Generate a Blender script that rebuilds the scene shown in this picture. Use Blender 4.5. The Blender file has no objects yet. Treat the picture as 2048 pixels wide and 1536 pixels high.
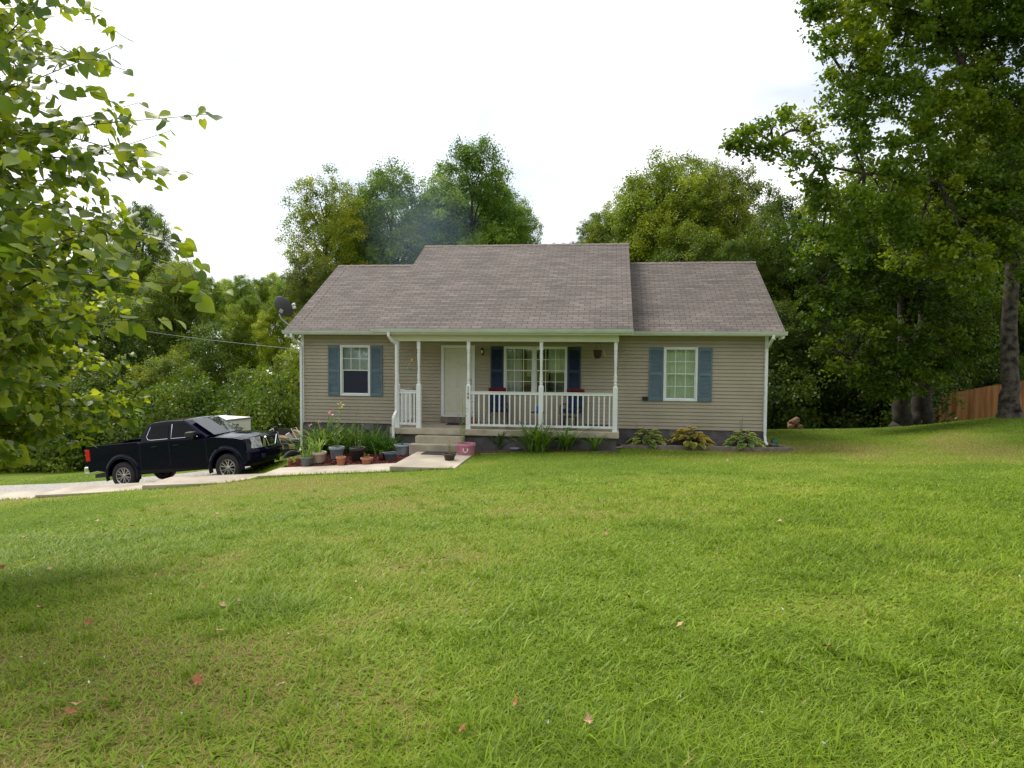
import bpy, math, random
import numpy as np
from mathutils import Vector, Matrix
R = math.radians
random.seed(7)
scene = bpy.context.scene
col = scene.collection

# ------------------------------------------------------------------ camera
F, CX, CY, CZ = 1450.0, 1024.0, 768.0, 2.7
PITCH, ROLL = 0.0478, 0.0063
_fw = Vector((0, math.cos(PITCH), -math.sin(PITCH))); _up = Vector((0, math.sin(PITCH), math.cos(PITCH))); _rt = Vector((1, 0, 0))
RT = math.cos(ROLL) * _rt + math.sin(ROLL) * _up
UP = -math.sin(ROLL) * _rt + math.cos(ROLL) * _up
cd = bpy.data.cameras.new("camera"); cam = bpy.data.objects.new("camera", cd); col.objects.link(cam)
cam.matrix_world = Matrix(((RT.x, UP.x, -_fw.x, 0), (RT.y, UP.y, -_fw.y, 0), (RT.z, UP.z, -_fw.z, CZ), (0, 0, 0, 1)))
cd.sensor_width = 36; cd.lens = 36 * F / 2048; cd.clip_end = 2000; cd.clip_start = 0.05
scene.camera = cam

# ------------------------------------------------------------------ sky, sun, exposure
SUN = Vector((-0.42, 0.42, 0.80)).normalized()
w = bpy.data.worlds.new("World"); scene.world = w; w.use_nodes = True
nt = w.node_tree; nt.nodes.clear()
out = nt.nodes.new('ShaderNodeOutputWorld'); bg = nt.nodes.new('ShaderNodeBackground')
sk = nt.nodes.new('ShaderNodeTexSky'); sk.sky_type = 'NISHITA'; sk.sun_disc = False
sk.sun_elevation = math.asin(SUN.z); sk.sun_rotation = math.atan2(SUN.x, SUN.y)
sk.air_density = 1.0; sk.dust_density = 2.0
tc = nt.nodes.new('ShaderNodeTexCoord'); nz = nt.nodes.new('ShaderNodeTexNoise')
nz.inputs['Scale'].default_value = 1.6; nz.inputs['Detail'].default_value = 5
mp = nt.nodes.new('ShaderNodeMapping'); mp.inputs['Scale'].default_value = (1, 1, 2.2); mp.inputs['Location'].default_value = (0.3, 0.55, 0)
rp = nt.nodes.new('ShaderNodeValToRGB'); rp.color_ramp.elements[0].position = 0.36; rp.color_ramp.elements[1].position = 0.55
rp.color_ramp.elements[0].color = (0.22, 0.22, 0.22, 1)
mx = nt.nodes.new('ShaderNodeMix'); mx.data_type = 'RGBA'; n2 = nt.nodes.new('ShaderNodeTexNoise'); n2.inputs['Scale'].default_value = 2.6; n2.inputs['Detail'].default_value = 7
r2 = nt.nodes.new('ShaderNodeValToRGB'); r2.color_ramp.elements[0].position = .36; r2.color_ramp.elements[0].color = (.58, .60, .63, 1); r2.color_ramp.elements[1].position = .60; r2.color_ramp.elements[1].color = (1, 1, .99, 1)
sc = nt.nodes.new('ShaderNodeVectorMath'); sc.operation = 'SCALE'; sc.inputs[3].default_value = 11.6
nt.links.new(mp.outputs[0], n2.inputs['Vector']); nt.links.new(n2.outputs['Fac'], r2.inputs[0]); nt.links.new(r2.outputs[0], sc.inputs[0]); nt.links.new(sc.outputs[0], mx.inputs[7])
nt.links.new(tc.outputs['Generated'], mp.inputs[0]); nt.links.new(mp.outputs[0], nz.inputs['Vector'])
nt.links.new(nz.outputs['Fac'], rp.inputs[0]); nt.links.new(rp.outputs[0], mx.inputs[0])
nt.links.new(sk.outputs[0], mx.inputs[6]); nt.links.new(mx.outputs[2], bg.inputs[0])
bg.inputs[1].default_value = 0.09
nt.links.new(bg.outputs[0], out.inputs[0])
sl = bpy.data.lights.new("sun", 'SUN'); sl.energy = 2.3; sl.angle = R(26); sl.color = (1.0, 0.95, 0.86)
so = bpy.data.objects.new("sun", sl); col.objects.link(so); so.rotation_euler = SUN.to_track_quat('Z', 'Y').to_euler()
vs = scene.view_settings; vs.view_transform = 'Standard'; vs.look = 'None'; vs.exposure = 0.74; vs.gamma = 1
scene.cycles.max_bounces = 6; scene.cycles.transparent_max_bounces = 8
scene.cycles.diffuse_bounces = 3; scene.cycles.glossy_bounces = 3; scene.cycles.volume_bounces = 0
try: scene.cycles.use_denoising = True
except Exception: pass

# ------------------------------------------------------------------ frames
TH = 0.1313; P0 = Vector((-6.3844, 22.036, 0))
UH = Vector((math.cos(TH), -math.sin(TH), 0)); VH = Vector((math.sin(TH), math.cos(TH), 0))
def hw(a, b, z=0): return P0 + a * UH + b * VH + Vector((0, 0, z))
def hinv(X, Y):
    dx, dy = X - P0.x, Y - P0.y
    return dx * UH.x + dy * UH.y, dx * VH.x + dy * VH.y
def ray(px, py): return _fw + (px - CX) / F * RT - (py - CY) / F * UP
def at(px, py, Y):
    d = ray(px, py); return Vector((0, 0, CZ)) + d * (Y / d.y)

# ------------------------------------------------------------------ terrain
_tp = [(0,0,1.15),(-6,2,.72),(6,2,1.35),(0,8,.66),(-8,8,-.02),(8,8,.98),(15,12,.85),(-15,10,-.95),(20,20,.8),(16.5,24,.56),
 (10.3,26,-.12),(15,26.5,.0),(20,27,.35),(12,34,-1.5),(20,34,-1.4),(28,33,-.8),(28,24,.9),(0,34,-1.6),(-8,32,-2.2),
 (-10.6,19.8,-1.27),(-7.45,19,-.87),(-9.5,21.5,-1.15),(-17,24,-1.9),(-14,28,-2.1),(-25,30,-2.8),(-25,15,-2.2),(-20,45,-4.2),(0,60,-4),(-40,60,-6),
 (30,60,-3),(60,60,-2),(-60,100,-7),(0,100,-6),(60,100,-5),(70,10,3),(-70,10,-6),(0,-20,2.2),(40,-20,4),(-40,-20,-.5),
 (-6.6,22,-.55),(11,21,.05),(7.3,20.3,0),(0,150,-6),(-120,120,-8),(120,120,-5),(11.5,23.5,-.02)]
for a, b, z in ((4.3,-5.2,-.16),(1,-5.1,-.42),(-2,-5.1,-.74),(-5,-5.1,-1.07),(-8.5,-5.1,-1.36),(9.5,-1.7,.03),(7,-2,.0),(5.9,-4,-.06),(3,-1,-.25),(1,-3.2,-.40),(3.5,-3.2,-.24),(0.5,-1.5,-.42),(3.5,-2.8,-.22),(13,-1,-.01)):
    p = hw(a, b); _tp.append((p.x, p.y, z))
_T = np.array(_tp, float)
def _phi(r2): return 0.5 * r2 * np.log(r2 + 1e-9)
_n = len(_T)
_K = _phi((_T[:, None, 0] - _T[None, :, 0]) ** 2 + (_T[:, None, 1] - _T[None, :, 1]) ** 2) + np.eye(_n) * 0.5
_P = np.c_[np.ones(_n), _T[:, :2]]
_sol = np.linalg.solve(np.block([[_K, _P], [_P.T, np.zeros((3, 3))]]), np.r_[_T[:, 2], np.zeros(3)])
def G(X, Y):
    X = np.asarray(X, float); Y = np.asarray(Y, float)
    z = _sol[_n] + _sol[_n + 1] * X + _sol[_n + 2] * Y
    for i in range(_n):
        z = z + _sol[i] * _phi((X - _T[i, 0]) ** 2 + (Y - _T[i, 1]) ** 2)
    return z
def g(X, Y): return float(G(X, Y))
def gp(px, py, lo=2.0, hi=60.0):
    """the point of the ground seen in direction px, py"""
    d = ray(px, py); t = lo
    while t < hi:
        p = Vector((0, 0, CZ)) + d * t
        if p.z < g(p.x, p.y):
            break
        t += 0.1
    a, b = t - 0.1, t
    for _ in range(14):
        m = (a + b) / 2; p = Vector((0, 0, CZ)) + d * m
        if p.z < g(p.x, p.y): b = m
        else: a = m
    p = Vector((0, 0, CZ)) + d * b
    return Vector((p.x, p.y, g(p.x, p.y)))

# ------------------------------------------------------------------ materials
def _nodes(name):
    m = bpy.data.materials.new(name); m.use_nodes = True
    t = m.node_tree; b = t.nodes['Principled BSDF']
    return m, t, b
def N(t, k, **kw):
    n = t.nodes.new(k)
    for a, v in kw.items():
        if a in n.inputs: n.inputs[a].default_value = v
        else: setattr(n, a, v)
    return n
def pm(name, c, rough=.6, metal=0., var=.15, scale=6., bump=0., bscale=40., c2=None, spec=None, det=4):
    m, t, b = _nodes(name)
    tcn = N(t, 'ShaderNodeTexCoord'); n = N(t, 'ShaderNodeTexNoise', Scale=scale, Detail=det)
    t.links.new(tcn.outputs['Object'], n.inputs['Vector'])
    r = N(t, 'ShaderNodeValToRGB'); r.color_ramp.elements[0].position = .35; r.color_ramp.elements[1].position = .65
    lo = tuple(x * (1 - var) for x in c); hi = tuple(min(1, x * (1 + var)) for x in (c2 or c))
    r.color_ramp.elements[0].color = (*lo, 1); r.color_ramp.elements[1].color = (*hi, 1)
    t.links.new(n.outputs['Fac'], r.inputs[0]); t.links.new(r.outputs[0], b.inputs['Base Color'])
    b.inputs['Roughness'].default_value = rough; b.inputs['Metallic'].default_value = metal
    if spec is not None: b.inputs['Specular IOR Level'].default_value = spec
    if bump:
        n2 = N(t, 'ShaderNodeTexNoise', Scale=bscale, Detail=5.); t.links.new(tcn.outputs['Object'], n2.inputs['Vector'])
        bp = N(t, 'ShaderNodeBump', Strength=bump, Distance=.01); t.links.new(n2.outputs['Fac'], bp.inputs['Height'])
        t.links.new(bp.outputs[0], b.inputs['Normal'])
    return m
def leafmat(name, c_dark, c_mid, c_light, trans=.45, rough=.45, tint=True, spec=.3):
    m = bpy.data.materials.new(name); m.use_nodes = True; t = m.node_tree; t.nodes.clear()
    o = N(t, 'ShaderNodeOutputMaterial'); at_ = N(t, 'ShaderNodeAttribute', attribute_name='rnd')
    r = N(t, 'ShaderNodeValToRGB'); e = r.color_ramp.elements
    e[0].position = 0; e[0].color = (*c_dark, 1); e[1].position = 1; e[1].color = (*c_light, 1)
    k = e.new(.5); k.color = (*c_mid, 1)
    t.links.new(at_.outputs['Fac'], r.inputs[0]); cc = r.outputs[0]
    if tint:
        oi = N(t, 'ShaderNodeObjectInfo'); mm = N(t, 'ShaderNodeMix', data_type='RGBA', blend_type='MULTIPLY'); mm.inputs[0].default_value = 1
        t.links.new(cc, mm.inputs[6]); t.links.new(oi.outputs['Color'], mm.inputs[7]); cc = mm.outputs[2]
    p = N(t, 'ShaderNodeBsdfPrincipled'); p.inputs['Roughness'].default_value = rough; p.inputs['Specular IOR Level'].default_value = spec
    tr = N(t, 'ShaderNodeBsdfTranslucent'); gm = N(t, 'ShaderNodeMix', data_type='RGBA', blend_type='MULTIPLY'); gm.inputs[0].default_value = 1
    gm.inputs[7].default_value = (1.35, 1.25, .55, 1)
    t.links.new(cc, p.inputs['Base Color']); t.links.new(cc, gm.inputs[6]); t.links.new(gm.outputs[2], tr.inputs[0])
    ms = N(t, 'ShaderNodeMixShader'); ms.inputs[0].default_value = trans
    t.links.new(p.outputs[0], ms.inputs[1]); t.links.new(tr.outputs[0], ms.inputs[2]); t.links.new(ms.outputs[0], o.inputs[0])
    return m
M = {}
M['siding'] = pm('vinyl_siding', (.375, .325, .238), .55, var=.08, scale=.9, bump=.15, bscale=60)
M['white'] = pm('white_vinyl', (.74, .76, .76), .4, var=.04, scale=3)
M['beam'] = pm('soffit_beam', (.60, .60, .45), .5, var=.04, scale=2)
M['soffit'] = pm('soffit', (.42, .42, .34), .6, var=.05)
M['gutter'] = pm('gutter_metal', (.62, .66, .66), .3, var=.08, scale=2, spec=.6)
M['shutter'] = pm('blue_shutter', (.105, .165, .20), .5, var=.1, scale=4)
M['shutter_shaded'] = pm('shaded_blue_shutter', (.018, .034, .075), .5, var=.12, scale=4)  # porch shade is put into this darker shutter colour
M['cmu'] = pm('concrete_block', (.115, .105, .105), .9, var=.35, scale=3, bump=.6, bscale=30)
M['deck'] = pm('porch_concrete', (.41, .36, .27), .85, var=.16, scale=3, bump=.4, bscale=50, det=8)
M['slab'] = pm('path_concrete', (.40, .345, .275), .85, var=.22, scale=1.1, bump=.4, bscale=60, det=9)
M['door'] = pm('cream_door', (.62, .60, .50), .45, var=.03)
M['steel'] = pm('brushed_metal', (.35, .33, .30), .3, metal=.9)
M['black'] = pm('black_plastic', (.012, .012, .014), .45, var=.2)
M['blackmetal'] = pm('black_iron', (.02, .018, .018), .5, var=.2)
M['curtain'] = pm('curtain_cloth', (.50, .56, .42), .9, var=.06)
M['curtain2'] = pm('pale_curtain', (.44, .47, .45), .9, var=.06)
M['screen'] = pm('insect_screen', (.012, .015, .035), .7, var=.1)
M['room'] = pm('dark_room', (.04, .035, .03), .9, var=.3, scale=1.5)
M['terra'] = pm('terracotta', (.42, .17, .085), .8, var=.15, scale=10)
M['mulch'] = pm('red_mulch', (.12, .028, .02), .95, var=.7, scale=25, bump=1.5, bscale=30, det=6)
M['soil'] = pm('soil', (.075, .05, .03), .95, var=.5, scale=15, bump=1., bscale=30)
M['timber'] = pm('grey_timber', (.19, .155, .13), .85, var=.25, scale=8, bump=.4)
M['wood'] = pm('light_wood', (.52, .36, .22), .7, var=.15, scale=10)
M['oldwood'] = pm('old_wood', (.22, .12, .06), .8, var=.3, scale=8)
M['gravel'] = pm('gravel', (.34, .32, .29), .95, var=.4, scale=18, bump=2., bscale=25, det=8)
M['bark'] = pm('bark', (.035, .028, .022), .95, var=.5, scale=5, bump=1.5, bscale=12, det=8)
M['barklight'] = pm('lichen_bark', (.028, .022, .017), .95, var=.5, scale=6, bump=2., bscale=10, c2=(.075, .062, .05), det=9)
M['twig'] = pm('twig', (.08, .055, .04), .9, var=.3)
M['pot_grey'] = pm('green_grey_plastic', (.13, .16, .15), .5)
M['pot_blue'] = pm('grey_blue_plastic', (.27, .33, .36), .5)
M['pot_dark'] = pm('dark_plastic', (.022, .018, .022), .4)
M['pot_beige'] = pm('beige_plastic', (.52, .44, .33), .6)
M['pot_slate'] = pm('slate_plastic', (.075, .10, .13), .5)
M['pot_red'] = pm('dark_red_glaze', (.05, .010, .012), .3)
M['pink'] = pm('pink_plastic', (.50, .19, .26), .5, var=.08)
M['brownpot'] = pm('brown_pot', (.06, .04, .03), .6)
M['cushion'] = pm('blue_cushion', (.006, .012, .035), .9, var=.8, scale=22, c2=(.013, .026, .075), bump=.5)
M['redcush'] = pm('red_cloth', (.12, .008, .012), .9, var=.2)
M['red'] = pm('red_plastic', (.75, .04, .03), .3, var=.05)
M['bluecan'] = pm('blue_can', (.02, .16, .6), .35, var=.05)
M['petalpink'] = pm('pink_petal', (.80, .28, .34), .6, var=.1)
M['petalyellow'] = pm('yellow_petal', (.80, .62, .10), .6, var=.1)
M['deadleaf'] = pm('dead_leaf', (.30, .115, .035), .7, var=.35, scale=8)
M['deadleaf2'] = pm('pale_dead_leaf', (.46, .28, .15), .7, var=.3, scale=8)
M['mat'] = pm('dark_mat', (.035, .03, .028), .95, var=.3, bump=.5)
M['clear'] = pm('clear_feeder', (.6, .55, .5), .1)
M['teal'] = pm('teal_glass', (.05, .4, .38), .2)
M['orange'] = pm('orange_glass', (.75, .3, .1), .3)
M['navy'] = pm('navy_paint', (.0018, .0026, .014), .08, var=.05, spec=.20)
M['tyre'] = pm('tyre_rubber', (.022, .02, .022), .8, var=.2, scale=15, bump=.4)
M['alloy'] = pm('alloy_wheel', (.50, .50, .50), .3, metal=.85, var=.05)
M['chrome'] = pm('chrome', (.85, .86, .88), .08, metal=1., var=.02)
M['cabglass'] = pm('tinted_glass', (.004, .005, .006), .03, spec=.15)
M['windscreen'] = pm('windscreen_glass', (.02, .03, .035), .02, spec=1.0)
M['lamp'] = pm('lamp_lens', (.32, .33, .34), .15, var=.6, scale=14, spec=.8)
M['amber'] = pm('amber_lens', (.85, .25, .03), .2)
M['redlens'] = pm('red_lens', (.55, .008, .01), .15, var=.1)
M['trailer'] = pm('white_panel', (.72, .74, .78), .5, var=.05, scale=1)
M['greytrim'] = pm('grey_trim', (.20, .205, .205), .5)
M['dish'] = pm('dark_dish', (.05, .045, .06), .5, var=.1)
M['dishmetal'] = pm('galvanised', (.35, .36, .36), .4, metal=.5)
M['cable'] = pm('cable', (.30, .33, .36), .5)
M['fencewood'] = pm('cedar_fence', (.42, .185, .07), .8, var=.28, scale=2.2, c2=(.46, .23, .10), bump=.3)
_m, _t, _b = _nodes('fence_boards')
_tc = N(_t, 'ShaderNodeTexCoord'); _mp = N(_t, 'ShaderNodeMapping'); _mp.inputs['Scale'].default_value = (5.5, 5.5, .35); _nn = N(_t, 'ShaderNodeTexNoise', Scale=1.0, Detail=4.)
_rr = N(_t, 'ShaderNodeValToRGB'); _rr.color_ramp.elements[0].position = .33; _rr.color_ramp.elements[0].color = (.20, .075, .025, 1); _rr.color_ramp.elements[1].position = .68; _rr.color_ramp.elements[1].color = (.50, .24, .10, 1)
_t.links.new(_tc.outputs['Object'], _mp.inputs[0]); _t.links.new(_mp.outputs[0], _nn.inputs['Vector']); _t.links.new(_nn.outputs['Fac'], _rr.inputs[0]); _t.links.new(_rr.outputs[0], _b.inputs['Base Color']); _b.inputs['Roughness'].default_value = .85
M['fencewood'] = _m
M['rustbox'] = pm('cardboard', (.40, .26, .15), .85, var=.2)
M['hosegreen'] = pm('green_hose', (.01, .09, .05), .5)

# vinyl glass: sees through, reflects a little
def glassmat(name, refl=.14, tint=(.85, .92, .9)):
    m = bpy.data.materials.new(name); m.use_nodes = True; t = m.node_tree; t.nodes.clear()
    o = N(t, 'ShaderNodeOutputMaterial'); a = N(t, 'ShaderNodeBsdfTransparent'); a.inputs[0].default_value = (*tint, 1)
    b = N(t, 'ShaderNodeBsdfGlossy'); b.inputs['Roughness'].default_value = .02
    nz = N(t, 'ShaderNodeTexNoise', Scale=1.5); bp = N(t, 'ShaderNodeBump', Strength=.05); t.links.new(nz.outputs['Fac'], bp.inputs['Height']); t.links.new(bp.outputs[0], b.inputs['Normal'])
    ms = N(t, 'ShaderNodeMixShader'); ms.inputs[0].default_value = refl
    t.links.new(a.outputs[0], ms.inputs[1]); t.links.new(b.outputs[0], ms.inputs[2]); t.links.new(ms.outputs[0], o.inputs[0])
    return m
M['glass'] = glassmat('window_glass')

# shingles: courses and tabs in roof coordinates (UV in metres)
def shingles():
    m, t, b = _nodes('roof_shingles')
    uv = N(t, 'ShaderNodeUVMap', uv_map='roof')
    br = N(t, 'ShaderNodeTexBrick', offset=.5, squash=1.0)
    for k, v in (('Scale', 1.0), ('Mortar Size', .008), ('Mortar Smooth', .1), ('Bias', .0), ('Brick Width', .30), ('Row Height', .142)): br.inputs[k].default_value = v
    br.inputs['Color1'].default_value = (.112, .093, .083, 1); br.inputs['Color2'].default_value = (.165, .136, .119, 1); br.inputs['Mortar'].default_value = (.035, .027, .025, 1)
    t.links.new(uv.outputs[0], br.inputs['Vector'])
    n1 = N(t, 'ShaderNodeTexNoise', Scale=.55, Detail=5.); n2 = N(t, 'ShaderNodeTexNoise', Scale=60., Detail=2.)
    mpn = N(t, 'ShaderNodeMapping'); mpn.inputs['Scale'].default_value = (.7, 7.1, 1)
    n3 = N(t, 'ShaderNodeTexNoise', Scale=1.0, Detail=3.)
    t.links.new(uv.outputs[0], n1.inputs['Vector']); t.links.new(uv.outputs[0], n2.inputs['Vector']); t.links.new(uv.outputs[0], mpn.inputs[0]); t.links.new(mpn.outputs[0], n3.inputs['Vector'])
    prev = br.outputs['Color']
    for n, a, lo, hi in ((n1, 1, .82, 1.16), (n2, 1, .86, 1.14), (n3, 1, .74, 1.26)):
        mr = N(t, 'ShaderNodeMapRange'); mr.inputs[1].default_value = .3; mr.inputs[2].default_value = .7; mr.inputs[3].default_value = lo; mr.inputs[4].default_value = hi
        t.links.new(n.outputs['Fac'], mr.inputs[0])
        mm = N(t, 'ShaderNodeMix', data_type='RGBA', blend_type='MULTIPLY'); mm.inputs[0].default_value = a
        t.links.new(prev, mm.inputs[6]); t.links.new(mr.outputs[0], mm.inputs[7]); prev = mm.outputs[2]
    t.links.new(prev, b.inputs['Base Color']); b.inputs['Roughness'].default_value = .92
    bp = N(t, 'ShaderNodeBump', Strength=.8, Distance=.012); iv = N(t, 'ShaderNodeMath', operation='SUBTRACT'); iv.inputs[0].default_value = 1
    t.links.new(br.outputs['Fac'], iv.inputs[1]); t.links.new(iv.outputs[0], bp.inputs['Height']); t.links.new(bp.outputs[0], b.inputs['Normal'])
    return m
M['shingle'] = shingles()

# ------------------------------------------------------------------ mesh helpers
class MB:
    def __init__(s): s.v = []; s.f = []
    def add(s, vs, fs, mt=None):
        o = len(s.v)
        s.v += [tuple(mt @ Vector(v)) if mt is not None else tuple(v) for v in vs]
        s.f += [tuple(o + i for i in f) for f in fs]; return s
    def box(s, x0, x1, y0, y1, z0, z1, mt=None):
        v = [(x, y, z) for z in (z0, z1) for y in (y0, y1) for x in (x0, x1)]
        return s.add(v, [(0, 2, 3, 1), (4, 5, 7, 6), (0, 1, 5, 4), (2, 6, 7, 3), (0, 4, 6, 2), (1, 3, 7, 5)], mt)
    def lathe(s, prof, n=20, mt=None, cap=True):
        v = []; f = []
        for r, z in prof:
            for i in range(n):
                a = 2 * math.pi * i / n; v.append((r * math.cos(a), r * math.sin(a), z))
        for k in range(len(prof) - 1):
            for i in range(n):
                j = (i + 1) % n; f.append((k * n + i, k * n + j, (k + 1) * n + j, (k + 1) * n + i))
        if cap: f.append(tuple(range(n))[::-1]); f.append(tuple((len(prof) - 1) * n + i for i in range(n)))
        return s.add(v, f, mt)
    def tube(s, pts, rad, n=8):
        pts = [Vector(p) for p in pts]
        if not hasattr(rad, '__len__'): rad = [rad] * len(pts)
        v = []; f = []; ref = None
        for k, p in enumerate(pts):
            d = (pts[min(k + 1, len(pts) - 1)] - pts[max(k - 1, 0)]).normalized()
            if ref is None: ref = d.orthogonal().normalized()
            ref = (ref - d * ref.dot(d)); ref = ref.normalized() if ref.length > 1e-6 else d.orthogonal().normalized()
            b = d.cross(ref)
            for i in range(n):
                a = 2 * math.pi * i / n; v.append(tuple(p + float(rad[k]) * (math.cos(a) * ref + math.sin(a) * b)))
        for k in range(len(pts) - 1):
            for i in range(n):
                j = (i + 1) % n; f.append((k * n + i, k * n + j, (k + 1) * n + j, (k + 1) * n + i))
        f.append(tuple(range(n))[::-1]); f.append(tuple((len(pts) - 1) * n + i for i in range(n)))
        return s.add(v, f)
    def prism(s, poly, y0, y1, mt=None):
        """polygon in x,z extruded along y"""
        n = len(poly); v = [(x, y0, z) for x, z in poly] + [(x, y1, z) for x, z in poly]
        f = [tuple(range(n)), tuple(range(2 * n - 1, n - 1, -1))] + [(i, i + n, (i + 1) % n + n, (i + 1) % n) for i in range(n)]
        return s.add(v, f, mt)
    def build(s, name, mat=None, parent=None, bevel=0, smooth=False, loc=None, rot=None, seg=2):
        me = bpy.data.meshes.new(name); me.from_pydata(s.v, [], s.f); me.update()
        if mat: me.materials.append(mat)
        o = bpy.data.objects.new(name, me); col.objects.link(o)
        if parent: o.parent = parent
        if loc is not None: o.location = loc
        if rot is not None: o.rotation_euler = rot
        if smooth: me.polygons.foreach_set('use_smooth', [True] * len(me.polygons))
        if bevel:
            b = o.modifiers.new('b', 'BEVEL'); b.width = bevel; b.segments = seg; b.limit_method = 'ANGLE'; b.angle_limit = R(35); b.harden_normals = False
        return o
def tag(o, label=None, cat=None, group=None, kind=None):
    if label: o['label'] = label
    if cat: o['category'] = cat
    if group: o['group'] = group
    if kind: o['kind'] = kind
    return o
def empty(name, loc=(0, 0, 0), rz=0., rot=None, scale=None):
    o = bpy.data.objects.new(name, None); col.objects.link(o); o.location = loc; o.rotation_euler = rot or (0, 0, rz); o.empty_display_size = .2
    if scale: o.scale = scale
    return o
def copy_tree(o, parent=None):
    c = o.copy(); col.objects.link(c)
    if parent: c.parent = parent
    for ch in [x for x in o.children]: copy_tree(ch, c)
    return c
def mesh_np(name, V, Fc, mat, attrs=None, fattrs=None, smooth=False):
    """V (n,3) float, Fc (m,k) int"""
    me = bpy.data.meshes.new(name); n, (m, k) = len(V), Fc.shape
    me.vertices.add(n); me.vertices.foreach_set('co', np.ascontiguousarray(V, np.float32).ravel())
    me.loops.add(m * k); me.loops.foreach_set('vertex_index', np.ascontiguousarray(Fc, np.int32).ravel())
    me.polygons.add(m); me.polygons.foreach_set('loop_start', np.arange(0, m * k, k, dtype=np.int32))
    try: me.polygons.foreach_set('loop_total', np.full(m, k, np.int32))
    except Exception: pass
    for nm, a in (attrs or {}).items():
        at_ = me.attributes.new(nm, 'FLOAT', 'POINT'); at_.data.foreach_set('value', np.ascontiguousarray(a, np.float32))
    for nm, a in (fattrs or {}).items():
        at_ = me.attributes.new(nm, 'FLOAT', 'FACE'); at_.data.foreach_set('value', np.ascontiguousarray(a, np.float32))
    if smooth: me.polygons.foreach_set('use_smooth', np.ones(m, bool))
    me.update(calc_edges=True); me.validate()
    if mat: me.materials.append(mat)
    return me
def link(me, name, parent=None, loc=None):
    o = bpy.data.objects.new(name, me); col.objects.link(o)
    if parent: o.parent = parent
    if loc is not None: o.location = loc
    return o

# ------------------------------------------------------------------ lawn pattern (dry patches)
_rg = np.random.default_rng(3)
_w = [(_rg.normal(size=2), _rg.uniform(0, 6.28), s) for s in (.25, .25, .45, .5, .9, 1., 1.6, 1.9, 2.6, 3.2, 4.5) for _ in (0, 1)]
def dry(X, Y):
    v = 0 * X; tot = 0
    for d, ph, s in _w:
        d = d / np.linalg.norm(d); a = 1 / s ** .55; v = v + a * np.sin(s * (X * d[0] + Y * d[1]) * 1.6 + ph + 1.3 * np.sin(s * .9 * (X * d[1] - Y * d[0]) + ph * 2)); tot += a * a
    return np.clip(.5 + .30 * v / math.sqrt(tot / 2), 0, 1)
# ------------------------------------------------------------------ ground sheet
def gmat():
    m, t, b = _nodes('lawn_ground')
    a = N(t, 'ShaderNodeAttribute', attribute_name='dry'); tcn = N(t, 'ShaderNodeTexCoord')
    n1 = N(t, 'ShaderNodeTexNoise', Scale=9., Detail=8.); t.links.new(tcn.outputs['Object'], n1.inputs['Vector'])
    ad = N(t, 'ShaderNodeMath', operation='MULTIPLY_ADD'); ad.inputs[1].default_value = .8; t.links.new(n1.outputs['Fac'], ad.inputs[0])
    sb = N(t, 'ShaderNodeMath', operation='MULTIPLY_ADD'); sb.inputs[1].default_value = .9; sb.inputs[2].default_value = -.38; t.links.new(a.outputs['Fac'], sb.inputs[0]); t.links.new(sb.outputs[0], ad.inputs[2])
    r = N(t, 'ShaderNodeValToRGB'); e = r.color_ramp.elements
    e[0].position = .1; e[0].color = (.085, .14, .014, 1); e[1].position = 1.; e[1].color = (.20, .155, .055, 1)
    k = e.new(.5); k.color = (.13, .185, .020, 1); k = e.new(.75); k.color = (.17, .185, .04, 1)
    t.links.new(ad.outputs[0], r.inputs[0]); t.links.new(r.outputs[0], b.inputs['Base Color'])
    b.inputs['Roughness'].default_value = .95; b.inputs['Specular IOR Level'].default_value = .1
    n2 = N(t, 'ShaderNodeTexNoise', Scale=35., Detail=6.); t.links.new(tcn.outputs['Object'], n2.inputs['Vector'])
    bp = N(t, 'ShaderNodeBump', Strength=1., Distance=.03); t.links.new(n2.outputs['Fac'], bp.inputs['Height']); t.links.new(bp.outputs[0], b.inputs['Normal'])
    return m
def axis(lo, hi, near0, near1, fine, coarse):
    v = [near0]
    while v[-1] < near1: v.append(v[-1] + fine)
    s = fine
    while v[-1] < hi: s = min(coarse, s * 1.25); v.append(v[-1] + s)
    s = fine; u = [near0]
    while u[-1] > lo: s = min(coarse, s * 1.25); u.append(u[-1] - s)
    return np.array(sorted(set(u + v)))
gx = axis(-300, 300, -22, 26, .3, 25); gy = axis(-40, 400, 0, 34, .3, 25)
XX, YY = np.meshgrid(gx, gy); ZZ = G(XX, YY)
nx, ny = len(gx), len(gy)
ii = (np.arange(ny - 1)[:, None] * nx + np.arange(nx - 1)[None, :]).ravel()
me = mesh_np('ground', np.c_[XX.ravel(), YY.ravel(), ZZ.ravel()], np.c_[ii, ii + 1, ii + nx + 1, ii + nx], gmat(), {'dry': dry(XX, YY).ravel()}, smooth=True)
tag(link(me, 'ground'), kind='structure')
def sheet(name, pts_fn, nu, nv, lift, mat):
    """a sheet laid on the ground; pts_fn(u, v) -> X, Y"""
    U, Vv = np.meshgrid(np.linspace(0, 1, nu), np.linspace(0, 1, nv)); X, Y = pts_fn(U, Vv); Z = G(X, Y) + lift
    i = (np.arange(nv - 1)[:, None] * nu + np.arange(nu - 1)[None, :]).ravel()
    return link(mesh_np(name, np.c_[X.ravel(), Y.ravel(), Z.ravel()], np.c_[i, i + 1, i + nu + 1, i + nu], mat, smooth=True), name)
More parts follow.
